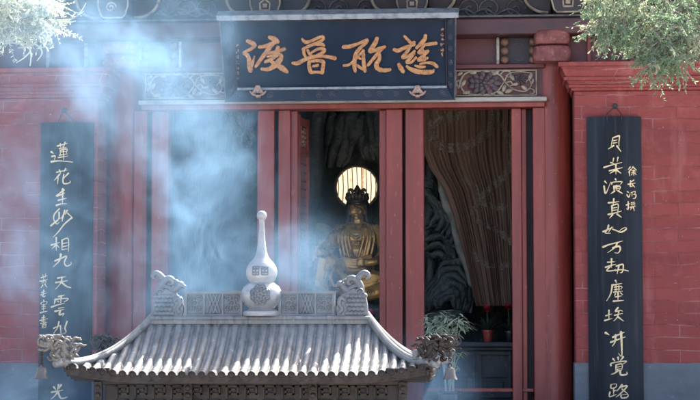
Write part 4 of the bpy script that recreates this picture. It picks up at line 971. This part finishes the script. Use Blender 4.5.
stube([(348, 280, .0), (338, 270, -.16), (327, 262, -.24)], [10, 9, 8]); stube([(327, 262, -.24), (324, 280, -.24), (322, 298, -.2)], [7.5, 7, 6])
stube([(364, 283, .0), (378, 286, -.12), (388, 292, -.18)], [11, 10, 8]); stube([(388, 292, -.18), (372, 298, -.30), (352, 299, -.32)], [8, 7, 5])
se(355, 296, .02, 33, .28, 10)
# robe: open collar, sleeves, sash, folds over the lap and hanging at the sides
r6 = random.Random(5)
for sx in (-1, 1):
    for k in range(4):
        o = k * 2.9 + r6.uniform(-.5, .5)
        stube([(357 + sx * (5.5 + o * .9), 226 + k * .9, -.06 + .01 * k), (357 + sx * (7.5 + o * 1.05), 238, -.125 + .012 * k), (357 + sx * (5 + o * 1.15), 252, -.145 + .012 * k), (357 + sx * (2 + o * 1.2), 263, -.14 + .01 * k)], [1.0, 1.35, 1.3, 1.0], 5, 8)
    for k in range(7):
        x0 = 357 + sx * (17 + k * 1.1)
        stube([(x0, 232 + k * 2.2, -.02 - .01 * k), (x0 + sx * (5 + r6.uniform(-1, 1)), 246 + k * 2, -.09), (x0 + sx * (6 + r6.uniform(-1.5, 1.5)), 264 + k * 1.5, -.16), (x0 + sx * (8 + r6.uniform(-2, 2)), 284 + k, -.20), (x0 + sx * (9 + r6.uniform(-2, 2)), 300, -.18)], [.9, 1.5, 1.9, 1.7, 1.2], 5, 8)
for k in range(4): stube([(342, 259 + k * 2.6, -.12), (350, 262.5 + k * 2.6, -.158), (359, 263 + k * 2.7, -.168), (372, 258.5 + k * 2.6, -.12)], [1.0, 1.45, 1.45, 1.0], 5, 8)
for k in range(9): stube([(336 + k * .8, 272 + k * 3.0, -.20), (346, 279 + k * 2.6 + r6.uniform(-1, 1), -.26 - .008 * k), (360, 281 + k * 2.4 + r6.uniform(-1, 1), -.27), (374, 279 + k * 2.4, -.25), (386, 284 + k * 2.0, -.18)], [.9, 1.5, 1.6, 1.5, .9], 5, 8)
for k in range(6): stube([(334 - k * 2.6, 262 + k * 1.2, -.26 + .012 * k), (331 - k * 2.2, 276, -.30 + .012 * k), (330 - k * 2.0 + r6.uniform(-1, 1), 288, -.29), (331 - k * 2.4, 301, -.26)], [1.0, 1.5, 1.5, 1.1], 5, 8)
stube([(348, 228, -.09), (351, 236, -.135), (357, 240.5, -.15), (363, 236, -.135), (366, 228, -.09)], [.7, .8, 1.0, .8, .7], 5, 8)
for dx, y in ((-5, 238.5), (0, 243), (5, 238.5), (-2.5, 246), (2.5, 246)): se(357 + dx, y, -.15, 1.2, .016, 1.7)
stube([(341, 246, -.02), (333, 258, -.2), (339, 268, -.26), (334, 280, -.29), (338, 292, -.30)], [2.0, 2.8, 2.6, 2.4, 1.5], 5, 8)
stube([(330, 240, .05), (320, 248, .03), (316, 262, 0), (309, 274, -.02), (312, 290, -.05)], [2.0, 3.0, 3.0, 2.6, 1.8], 5, 8)
# face
stube([(357.4, 204.5, -.130), (357.3, 209.5, -.142), (357.2, 212.3, -.153)], [.7, 1.0, 1.5], 3, 8)
for sx in (-1, 1):
    se(357.3 + sx * 3.6, 207.2, -.118, 2.2, .014, .9); stube([(357.3 + sx * 1.2, 204.8, -.130), (357.3 + sx * 3.8, 203.6, -.125), (357.3 + sx * 6.4, 205.2, -.107)], [.5, .7, .4], 3, 6)
    se(357.3 + sx * 9, 211, -.005, 1.5, .03, 5.6); se(357.3 + sx * 4.2, 212.8, -.10, 3.0, .02, 3.0)
se(357.2, 215.8, -.130, 2.3, .014, .7); se(357.2, 217.2, -.128, 1.8, .013, .8); se(357.2, 220, -.11, 2.6, .02, 1.8)
m.build('body', M['gold'], stat, remesh=.0065, smoothmod=1)
m = MB()
m.ell(S(357.3, 206, .045), (10.6 * .86 * KS, .11, 12.5 * .86 * KS), 16, 10); m.ell(S(357.3, 196, .01), (7.5 * .86 * KS, .09, 7 * .86 * KS), 14, 9)
for sx in (-1, 1):
    for k in range(3): m.tube([S(357.3 + sx * (8.4 + k), 200, -.04 + .03 * k), S(357.3 + sx * (10.6 + k), 210, -.01 + .03 * k), S(357.3 + sx * (11 + k * 1.4), 220, .01 + .03 * k), S(357.3 + sx * (14 + k * 1.6), 229, -.02 + .02 * k)], [.022, .026, .026, .014], 8, 4)
m.build('hair', M['hair'], stat, smooth=60)
m = MB()
for yy, rr in ((202.2, 10.2), (199.8, 10.8), (193.5, 9.8)): m.tube([S(357.4 + rr * math.sin(a), yy + 1.2 * math.cos(a), -.005 - .13 * math.cos(a) * rr / 10.2) for a in [-1.75 + 3.5 * k / 14 for k in range(15)]], .014, 8)
for k in range(9):
    a = -1.5 + 3.0 * k / 8; h = 8.5 - abs(a) * 1.2
    b0 = Vector(S(357.4 + 10.4 * math.sin(a), 199.5, -.01 - .13 * math.cos(a))); b1 = Vector(S(357.4 + 12.4 * math.sin(a), 199.5 - h, -.015 - .15 * math.cos(a)))
    m.tube([b0, b0 * .5 + b1 * .5, b1], [.022, .030, .010], 8, 4); m.ell(b1, (.014, .014, .018), 8, 6)
m.ell(S(357.4, 188, 0), (4.2 * .86 * KS, .05, 4.5 * .86 * KS), 12, 8); m.tube([S(357.4, 186, -.01), S(357.4, 182, -.01)], [.03, .012], 8)
for sx in (-1, 1): m.tube([S(357.4 + sx * 4, 190, -.02), S(357.4 + sx * 8, 187, -.03), S(357.4 + sx * 10.5, 189.5, -.03)], [.02, .018, .01], 8, 4)
m.build('crown', M['gilt_dark'], stat, smooth=60)
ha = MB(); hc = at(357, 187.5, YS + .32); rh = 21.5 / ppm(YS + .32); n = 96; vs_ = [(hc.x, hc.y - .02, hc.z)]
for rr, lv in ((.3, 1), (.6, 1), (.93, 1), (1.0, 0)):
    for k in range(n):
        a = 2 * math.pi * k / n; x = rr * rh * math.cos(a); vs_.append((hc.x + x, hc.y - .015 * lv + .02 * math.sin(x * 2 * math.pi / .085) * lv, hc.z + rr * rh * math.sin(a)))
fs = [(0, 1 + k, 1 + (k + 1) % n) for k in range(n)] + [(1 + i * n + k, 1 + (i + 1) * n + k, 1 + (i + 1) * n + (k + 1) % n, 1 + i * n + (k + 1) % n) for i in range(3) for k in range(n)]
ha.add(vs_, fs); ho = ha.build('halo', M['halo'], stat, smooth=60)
rb = MB()  # rods draw the dark pleat lines that the added glow hides
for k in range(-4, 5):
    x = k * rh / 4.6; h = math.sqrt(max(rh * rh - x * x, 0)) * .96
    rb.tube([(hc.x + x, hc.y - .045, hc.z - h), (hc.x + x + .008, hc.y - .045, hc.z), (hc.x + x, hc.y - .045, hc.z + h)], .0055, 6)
rb.build('halo_pleat_line', M['halo_pleat_line'], ho)
hr = MB(); hr.tube([(hc.x + rh * math.cos(2 * math.pi * k / 64), hc.y - .02, hc.z + rh * math.sin(2 * math.pi * k / 64)) for k in range(65)], .016, 8)
hr.tube([(hc.x, hc.y + .03, hc.z - rh), (hc.x, hc.y + .03, .3)], .02, 8); hr.build('halo_rim', M['gilt_dark'], ho)
m = MB(); zbz = at(352, 304, YS).z
m.frust((sb.x - .62, sb.x + .62, YS - .45, YS + .5, 0), (sb.x - .5, sb.x + .5, YS - .38, YS + .45, zbz)); m.build('rock_seat', M['rock'], stat, bevel=.05)

# altar bench
al = thing('stone_altar', 'low dark brick altar table with recessed panels carrying the red flower pots', 'altar', (X_(465, 1.3), 1.3, 0))
za = Z_(342, 1.0, 470); m = MB(); ax0, ax1 = X_(300, 1.0), X_(560, 1.0)
m.box(ax0, ax1, 1.06, 1.75, 0, za - .09); m.build('altar_body', M['altar'], al, bevel=.01)
m = MB(); m.box(ax0, ax1, .98, 1.78, za - .05, za); m.box(ax0, ax1, 1.02, 1.76, za - .088, za - .052); m.build('altar_top', M['altar'], al, bevel=.012)
m = MB()
xx = ax0 + .02
while xx < ax1 - .1:
    w0 = .34; e = .035
    m.box(xx, xx + w0, 1.03, 1.059, za - .135, za - .10); m.box(xx, xx + w0, 1.03, 1.059, .05, .09)
    m.box(xx, xx + e, 1.032, 1.059, .09, za - .135); m.box(xx + w0 - e, xx + w0, 1.032, 1.059, .09, za - .135)
    m.box(xx + e, xx + w0 - e, 1.04, 1.059, .26, .285); m.box(xx + e + .05, xx + w0 - e - .05, 1.035, 1.059, .14, .22)
    xx += w0 + .03
m.build('altar_panel', M['altar'], al, bevel=.005)

# curtains
def curtain(label, edge, top, pxr, Y, dim):
    """edge: list of (py, px) of the gathered free edge; the other side hangs straight at pxr"""
    t = thing('door_curtain', label, 'curtain', (X_(pxr, Y), Y, 0))
    def ex(py):
        for (p0_, x0), (p1_, x1) in zip(edge, edge[1:]):
            if p0_ <= py <= p1_: return x0 + (x1 - x0) * (py - p0_) / (p1_ - p0_)
        return edge[-1][1]
    n, k = 120, 60; y0, y1 = top, edge[-1][0]
    def pt(u, py, off=0):
        px = ex(py); px = px + (pxr - px) * u
        p = at(px, py, Y); g = abs(pxr - ex(py)) / abs(pxr - edge[0][1])
        y = Y + .014 * math.sin(u * 2 * math.pi * 24 + 1.6 * math.sin(u * 19 + py * .012)) + .016 * math.sin(u * 2 * math.pi * 11.3 + 2 * math.sin(u * 7)) + .05 * math.sin(u * 2 * math.pi * 2.3 + py * .02) - off
        return (p.x, y, p.z)
    m = MB(); vs_ = [pt(i / n, y0 + (y1 - y0) * j / k) for j in range(k + 1) for i in range(n + 1)]
    m.add(vs_, [(j * (n + 1) + i, j * (n + 1) + i + 1, (j + 1) * (n + 1) + i + 1, (j + 1) * (n + 1) + i) for j in range(k) for i in range(n)])
    o = m.build('cloth', M['curtain_shaded'] if dim else M['curtain'], t, smooth=80)
    so = o.modifiers.new('cloth', 'SOLIDIFY'); so.thickness = .006; so.offset = 1
    e = MB()
    def emb(pts, w_):
        q = catmull(pts, 10); rows = []
        for i, (a, b_) in enumerate(q):
            tx = q[min(i + 1, len(q) - 1)][0] - q[max(i - 1, 0)][0]; ty = q[min(i + 1, len(q) - 1)][1] - q[max(i - 1, 0)][1]; d = math.hypot(tx, ty) or 1
            r_ = []
            for s in range(-3, 4):
                px, py = a - ty / d * w_ * s / 3, b_ + tx / d * w_ * s / 3
                ee = ex(py); u = (px - ee) / (pxr - ee); r_.append(pt(min(max(u, .0), 1), py, .022 - .003 * abs(s)))
            rows.append(r_)
        e.add([v for r_ in rows for v in r_], [(i * 7 + s, (i + 1) * 7 + s, (i + 1) * 7 + s + 1, i * 7 + s + 1) for i in range(len(rows) - 1) for s in range(6)])
    return t, emb, e
t, emb, e = curtain('brown pleated curtain with gold dragon embroidery above the two red flower pots', [(96, 421), (150, 423), (168, 430), (190, 444), (215, 453), (240, 460), (270, 468), (306, 476)], 96, 520, 1.75, 0)
emb([(494, 104), (496, 118), (488, 132), (472, 143), (452, 148), (436, 142), (430, 130), (438, 120), (456, 116), (466, 106)], 5)
emb([(500, 122), (510, 140), (512, 160), (504, 176), (492, 188), (482, 200), (494, 206), (508, 208)], 4)
emb([(462, 178), (474, 186), (480, 200), (472, 214), (484, 226)], 2.5); emb([(486, 226), (500, 232), (512, 244)], 3); emb([(470, 250), (482, 262), (498, 268), (512, 262)], 3)
e.build('embroidery', M['curtain_gold'], t, smooth=80)
t, emb, e = curtain('pleated curtain with painted-in shade in the smoke filled doorway beside the gourd finial', [(96, 256), (150, 254), (190, 238), (240, 226), (306, 214)], 96, 165, 1.75, 1)
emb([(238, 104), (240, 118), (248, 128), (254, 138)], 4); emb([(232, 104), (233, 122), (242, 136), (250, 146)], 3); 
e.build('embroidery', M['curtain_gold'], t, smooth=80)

# potted plants
def leafblade(mb, p, d, L, w_, droop, n=5):
    d = Vector(d).normalized(); side = d.cross(Vector((0, 0, 1)));
    if side.length < .05: side = Vector((1, 0, 0))
    side.normalize(); rows = []
    for k in range(n + 1):
        t = k / n; c = Vector(p) + d * (L * t) + Vector((0, 0, -droop * L * t * t)); ww = w_ * math.sin(math.pi * (.12 + .88 * t)) ** .8
        rows += [c - side * ww, c + Vector((0, 0, -.15 * ww)), c + side * ww]
    mb.add(rows, [(k * 3 + s, k * 3 + s + 1, (k + 1) * 3 + s + 1, (k + 1) * 3 + s) for k in range(n) for s in range(2)])
def potted(name, label, px, py_top, py_pot, Y, zb, blade_L, nblade, leafm, potm, bloom=None, bloom_px=None, pot_r=.075):
    x = X_(px, Y, py_pot); zt = Z_(py_pot, Y, px)
    t = thing(name, label, 'potted plant', (x, Y, zb), 'potted plants at the hall doors')
    p = MB(); h = zt - zb; p.lathe([(.001, 0), (pot_r * .72, 0), (pot_r * .78, h * .1), (pot_r * .96, h * .82), (pot_r * 1.06, h * .84), (pot_r * 1.06, h), (pot_r * .92, h), (pot_r * .88, h * .86), (.001, h * .86)], (x, Y, zb), 24); p.build('pot', potm, t)
    l = MB(); r3 = random.Random(int(px))
    for k in range(nblade):
        a = k * 2.4; el_ = r3.uniform(.35, 1.25); leafblade(l, (x, Y, zt - .01), (math.cos(a) * math.cos(el_), math.sin(a) * math.cos(el_), math.sin(el_)), blade_L * r3.uniform(.7, 1.1), .014, .35)
    l.build('leaves', leafm, t)
    if bloom:
        b_ = MB(); c = at(bloom_px[0], bloom_px[1], Y); s_ = MB()
        s_.tube([(x, Y, zt - .02), ((x + c.x) / 2, Y, (zt + c.z) / 2), tuple(c)], .006, 6, 3); s_.build('stem', leafm, t)
        for k in range(16):
            a = k * 2.4; el_ = -.3 + 1.6 * k / 16; leafblade(b_, c, (math.cos(a) * math.cos(el_), math.sin(a) * math.cos(el_), math.sin(el_)), .085, .018, .2)
        b_.build('bloom', bloom, t)
    return t
potted('flower_pot', 'red flower in a red pot standing on the dark brick altar', 488, 305, 330, 1.25, za, .30, 26, M['plant_dark'], M['pot_red'], M['flower_red'], (487, 310), .06)
potted('flower_pot', 'red blooms in a dark pot half hidden by the red door post', 510, 305, 331, 1.30, za, .24, 18, M['plant_dark'], M['pot_dark'], M['flower_red'], (508, 308), .06)
potted('flower_pot', 'pink flower behind the ridge dragon, low beside the statue doorway post', 371, 305, 326, .75, .0, .26, 14, M['plant_dark'], M['pot_dark'], M['flower_pink'], (371, 314), .09)
# leafy plant before the right opening
YP = -1.1
bx_ = X_(449, YP, 390); zp_ = .30
bp = thing('bamboo_plant', 'pale green leafy plant with yellowing lower leaves behind the dark corner dragon', 'potted plant', (bx_, YP, -.02), 'potted plants at the hall doors')
m = MB(); m.lathe([(.001, 0), (.075, 0), (.095, .05), (.105, .13), (.095, .17), (.11, .185), (.11, .20), (.09, .20), (.085, .17), (.001, .17)], (bx_, YP, -.02), 28); m.build('pot', M['pot_dark'], bp)
st_ = MB(); lf = MB(); ly = MB(); r4 = random.Random(11)
tips = [(430, 322), (436, 316), (441, 324), (446, 314), (452, 319), (457, 325), (463, 322), (433, 329), (448, 327), (459, 316), (441, 312), (426, 318)]
for i, (a, b_) in enumerate(tips):
    tip = at(a, b_, YP + r4.uniform(-.12, .12)); base = Vector((bx_ + r4.uniform(-.05, .05), YP + r4.uniform(-.05, .05), .14)); mid = (base + tip) / 2 + Vector((0, 0, .05)); mid.x = base.x + (tip.x - base.x) * .3
    st_.tube([base, mid, tip], [.005, .004, .002], 6, 5)
    for k in range(16):
        p = tip + (mid - tip) * r4.uniform(0, .22) + Vector((r4.gauss(0, .02), r4.gauss(0, .03), r4.gauss(0, .02))); an = r4.uniform(0, 6.28); leafblade(lf, p, (math.cos(an), math.sin(an) * .7, r4.uniform(-.2, .6)), r4.uniform(.07, .14), .013, .5, 4)
for a, b_ in ((452, 352), (457, 353), (449, 357), (458, 368), (453, 370), (462, 352)):
    p = at(a, b_, YP - .05)
    for k in range(4): leafblade(ly, p, (r4.uniform(-.3, 1), r4.uniform(-.6, .4), r4.uniform(-.2, .3)), r4.uniform(.06, .11), .009, .4, 4)
    st_.tube([(bx_, YP, .14), (p.x * .5 + bx_ * .5, YP, (p.z + .3) / 2), tuple(p)], .003, 6, 4)
st_.build('stem', M['plant'], bp); lf.build('leaves', M['plant'], bp, smooth=0); ly.build('yellow_leaves', M['plant_yellow'], bp, smooth=0)

# ------------------------------------------------------------------ trees
def juniper(name, label, trunk_x, trunk_y, limbs, clumps, leafm, seed, per, hang=()):
    t = thing(name, label, 'tree', (trunk_x, trunk_y, GZ), 'junipers flanking the hall')
    r = random.Random(seed); b_ = MB()
    b_.tube([(trunk_x, trunk_y, GZ - .05), (trunk_x + .05, trunk_y, .5), (trunk_x - .05, trunk_y + .05, 2.5), (trunk_x, trunk_y, 4.6), (trunk_x, trunk_y, 6.5)], [.30, .24, .20, .15, .07], 16, 6)
    tk = b_.build('trunk', M['bark'], t)
    lb = MB()
    for pts, rr in limbs: lb.tube(pts, rr, 10, 6)
    cr = MB(); tw = MB()
    for (c, rad, dens) in clumps:
        c = Vector(c)
        for _ in range(int(per * dens)):
            v = Vector((r.gauss(0, 1), r.gauss(0, 1), r.gauss(0, 1))); v.normalize(); v *= r.random() ** .45
            p = c + Vector((v.x * rad[0], v.y * rad[1], v.z * rad[2]))
            d = Vector((v.x * .6 + r.gauss(0, .5), r.gauss(0, .5), v.z * .3 - .35 + r.gauss(0, .35))).normalized()
            L = r.uniform(.11, .26)
            tw.tube([p, p + d * L * .5 + Vector((0, 0, .01)), p + d * L], [.003, .002, .001], 4)
            sd1 = d.orthogonal().normalized(); sd1 = (Matrix.Rotation(r.uniform(0, 6.28), 3, d) @ sd1)
            for k in range(20):                       # scale-leaf fingers along the spray
                u = r.uniform(.1, 1.0); q = p + d * L * u; s = (1 if k % 2 else -1)
                fd = (d * r.uniform(.4, 1.0) + sd1 * s * r.uniform(.3, .9) + Vector((r.gauss(0, .25), r.gauss(0, .25), r.gauss(0, .25)))).normalized()
                l = r.uniform(.016, .042); w_ = r.uniform(.0032, .0062); nn = fd.cross(Vector((r.gauss(0, 1), r.gauss(0, 1), r.gauss(0, 1)))).normalized() * w_
                cr.add([q - nn * .5, q + nn * .5, q + fd * l * .6 + nn, q + fd * l, q + fd * l * .6 - nn], [(0, 1, 2, 3, 4)])
    for pts, rr in hang:
        hb = MB(); hb.tube(pts, [q * 1.5 for q in rr], 6, 5); hb.build('hanging_twig', M['leaf_sunlit'] if leafm is M['leaf_sunlit'] else M['bark'], t)
    lb.build('limb', M['bark'], tk); tw.build('twigs', M['leaf_sunlit'] if leafm is M['leaf_sunlit'] else M['bark'], t, smooth=0); cr.build('crown', leafm, t, smooth=0)
    return t
YT = -4.2
def T(px, py, dy=0): return tuple(at(px, py, YT + dy))
def pr(n): return n / ppm(YT)
rc = []
for (px, py, rx, rz, dn, dy) in ((640, 4, 38, 15, 1.5, 0), (612, 14, 18, 18, 1.0, .1), (606, 0, 14, 12, .7, 0), (622, 28, 14, 11, .7, .1), (668, 30, 24, 18, 1.6, -.1), (662, 46, 17, 13, 1.2, -.1), (672, 10, 24, 20, 1.4, .2), (698, 12, 14, 16, .8, .2), (646, 32, 14, 10, .7, .1), (692, 36, 12, 14, .5, 0), (676, 58, 9, 8, .5, -.1), (656, 62, 10, 7, .5, -.15), (603, 26, 8, 6, .3, 0), (606, 42, 4, 3, .06, 0), (720, 6, 30, 26, 1.0, .2), (650, -28, 45, 22, 1.4, .1), (760, -30, 60, 40, 1.5, .4)):
    rc.append((T(px, py, dy), (pr(rx) * 1.12, .4, pr(rz) * 1.1), dn))
tx = X_(800, YT + .5)
juniper('juniper_tree', 'sunlit grey green juniper drooping over the wall free of smoke', tx, YT + .5,
        [([(tx, YT + .5, 4.6), T(740, -20, .3), T(690, 6, .1), T(650, 16), T(610, 22)], [.10, .06, .03, .016, .006]), ([(tx, YT + .5, 4.0), T(730, 30, .2), T(690, 36), T(665, 52), T(652, 74)], [.08, .045, .02, .012, .004]), ([T(680, 20), T(686, 40), T(687, 58), T(689, 66)], [.012, .008, .005, .003])],
        rc, M['leaf'], 21, 78, [([T(604, 34), T(606, 44), T(606, 52)], [.004, .003, .002]), ([T(676, 36), T(685, 42), T(687, 64)], [.007, .005, .003])])
lc = []
for (px, py, rx, rz, dn, dy) in ((20, 5, 24, 15, 1.6, 0), (42, 6, 12, 13, 1.0, 0), (6, 18, 12, 11, .9, 0), (26, 23, 15, 8, .9, 0), (47, 26, 7, 8, .4, 0), (4, 33, 5, 4, .2, 0), (-20, 6, 22, 20, 1.0, .2), (20, -26, 40, 18, 1.2, .1), (-60, -20, 40, 40, 1.0, .3)):
    lc.append((T(px, py, dy), (pr(rx), .30, pr(rz)), dn))
tx = X_(-110, YT + .5)
juniper('juniper_tree', 'juniper bough coloured sunlit white over the smoke veiled wall with bare dangling twigs', tx, YT + .5,
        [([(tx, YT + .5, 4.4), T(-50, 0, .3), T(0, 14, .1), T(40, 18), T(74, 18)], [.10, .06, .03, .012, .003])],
        lc, M['leaf_sunlit'], 33, 80, [([T(24, 30), T(29, 44), T(31, 56), T(30, 66)], [.006, .005, .004, .003]), ([T(28, 42), T(38, 46), T(42, 53), T(37, 61)], [.006, .005, .004, .002]), ([T(0, 40), T(14, 43), T(26, 44), T(30, 50)], [.005, .005, .004, .003]), ([T(30, 52), T(24, 58), T(16, 63)], [.005, .004, .002]), ([T(18, 48), T(26, 47), T(31, 44)], [.003, .004, .004]),
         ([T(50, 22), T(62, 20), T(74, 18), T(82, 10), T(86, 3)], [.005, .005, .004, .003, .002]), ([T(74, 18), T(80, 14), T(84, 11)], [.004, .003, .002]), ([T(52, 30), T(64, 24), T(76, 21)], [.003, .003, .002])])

# ------------------------------------------------------------------ incense smoke
def smoke():
    m = bpy.data.materials.new('incense_smoke'); m.use_nodes = True; t = m.node_tree; N = t.nodes; L = t.links
    N.remove(N['Principled BSDF']); out = N['Material Output']
    pv_ = N.new('ShaderNodeVolumePrincipled'); L.new(pv_.outputs[0], out.inputs['Volume'])
    pv_.inputs['Color'].default_value = (.27, .48, .70, 1); pv_.inputs['Anisotropy'].default_value = .25
    tc = N.new('ShaderNodeTexCoord'); sp = N.new('ShaderNodeSeparateXYZ')
    def mth(op, a, b_=None, c=None):
        n = N.new('ShaderNodeMath'); n.operation = op
        for i, v in enumerate((a, b_, c)):
            if v is None: continue
            if isinstance(v, (int, float)): n.inputs[i].default_value = v
            else: L.new(v, n.inputs[i])
        return n.outputs[0]
    # domain warp
    wn = N.new('ShaderNodeTexNoise'); wn.inputs['Scale'].default_value = 1.1; wn.inputs['Detail'].default_value = 2; L.new(tc.outputs['Object'], wn.inputs[0])
    sb_ = N.new('ShaderNodeVectorMath'); sb_.operation = 'SUBTRACT'; sb_.inputs[1].default_value = (.5, .5, .5); L.new(wn.outputs['Color'], sb_.inputs[0])
    scl = N.new('ShaderNodeVectorMath'); scl.operation = 'SCALE'; scl.inputs['Scale'].default_value = .9; L.new(sb_.outputs[0], scl.inputs[0])
    ad = N.new('ShaderNodeVectorMath'); L.new(tc.outputs['Object'], ad.inputs[0]); L.new(scl.outputs[0], ad.inputs[1])
    L.new(ad.outputs[0], sp.inputs[0]); x, y, z = sp.outputs
    def gauss(cx, sx, cz, sz, amp, tilt=0.0):
        dx = mth('SUBTRACT', x, mth('ADD', mth('MULTIPLY', mth('SUBTRACT', z, cz), tilt), cx))
        dz = mth('SUBTRACT', z, cz)
        e = mth('ADD', mth('POWER', mth('ABSOLUTE', mth('DIVIDE', dx, sx)), 2), mth('POWER', mth('ABSOLUTE', mth('DIVIDE', dz, sz)), 2))
        return mth('MULTIPLY', mth('EXPONENT', mth('MULTIPLY', e, -1)), amp)
    tot = None
    for px, py, sx, sz, amp, tilt in SMOKE:
        c = at(px, py, YSM); g = gauss(c.x, sx / ppm(YSM), c.z, sz / ppm(YSM), amp, tilt)
        tot = g if tot is None else mth('ADD', tot, g)
    mp = N.new('ShaderNodeMapping'); mp.inputs['Scale'].default_value = (1.0, .24, .75); L.new(ad.outputs[0], mp.inputs[0])
    n1 = N.new('ShaderNodeTexNoise'); n1.inputs['Scale'].default_value = 1.7; n1.inputs['Detail'].default_value = 6; n1.inputs['Roughness'].default_value = .55; n1.inputs['Distortion'].default_value = .5; L.new(mp.outputs[0], n1.inputs[0])
    mr = N.new('ShaderNodeMapRange'); mr.interpolation_type = 'SMOOTHSTEP'; mr.inputs[1].default_value = .45; mr.inputs[2].default_value = .64; mr.inputs[3].default_value = .14; mr.inputs[4].default_value = 1.9; L.new(n1.outputs[0], mr.inputs[0])
    n2 = N.new('ShaderNodeTexNoise'); n2.inputs['Scale'].default_value = 4.5; n2.inputs['Detail'].default_value = 5; n2.inputs['Distortion'].default_value = 1.2; L.new(mp.outputs[0], n2.inputs[0])
    m2 = N.new('ShaderNodeMapRange'); m2.interpolation_type = 'SMOOTHSTEP'; m2.inputs[1].default_value = .36; m2.inputs[2].default_value = .66; m2.inputs[3].default_value = .35; m2.inputs[4].default_value = 1.85; L.new(n2.outputs[0], m2.inputs[0])
    n3 = N.new('ShaderNodeTexNoise'); n3.inputs['Scale'].default_value = 2.1; n3.inputs['Detail'].default_value = 3; n3.inputs['Distortion'].default_value = 1.8; L.new(mp.outputs[0], n3.inputs[0])
    rdg = mth('POWER', mth('MAXIMUM', mth('SUBTRACT', 1, mth('MULTIPLY', mth('ABSOLUTE', mth('SUBTRACT', n3.outputs[0], .5)), 9)), 0), 2)   # thin curling sheets
    d = mth('MULTIPLY', tot, mth('ADD', mth('MULTIPLY', mr.outputs[0], m2.outputs[0]), mth('MULTIPLY', rdg, .9)))
    # soft limits towards the box faces in depth
    yy = mth('DIVIDE', mth('SUBTRACT', N_y(N, L, tc), YSM), HSM)
    fade = mth('MAXIMUM', mth('SUBTRACT', 1, mth('POWER', mth('ABSOLUTE', yy), 4)), 0)
    L.new(mth('MULTIPLY', d, fade), pv_.inputs['Density'])
    b_ = MB(); b_.box(-5.4, 2.6, YSM - HSM, YSM + HSM, -1.2, 5.2)
    o = b_.build('incense_smoke', m, None, smooth=0); o['kind'] = 'stuff'
def N_y(N, L, tc):
    s = N.new('ShaderNodeSeparateXYZ'); L.new(tc.outputs['Object'], s.inputs[0]); return s.outputs[1]
YSM, HSM = -5.1, 1.8
SMOKE = [  # photo px, py of the centre, spreads in px, density, tilt
    (60, 170, 110, 210, .085, 0), (95, 20, 110, 75, .11, 0), (150, 75, 50, 70, .04, 0), (198, 190, 45, 100, .19, -.12), (212, 285, 62, 45, .21, 0), (66, 240, 34, 90, .09, 0),
    (312, 272, 34, 30, .15, 0), (285, 220, 14, 42, .11, 0), (70, 375, 55, 30, .11, 0), (432, 390, 24, 30, .30, 0), (140, 390, 110, 18, .13, 0), (250, 350, 120, 30, .025, 0)]
smoke()
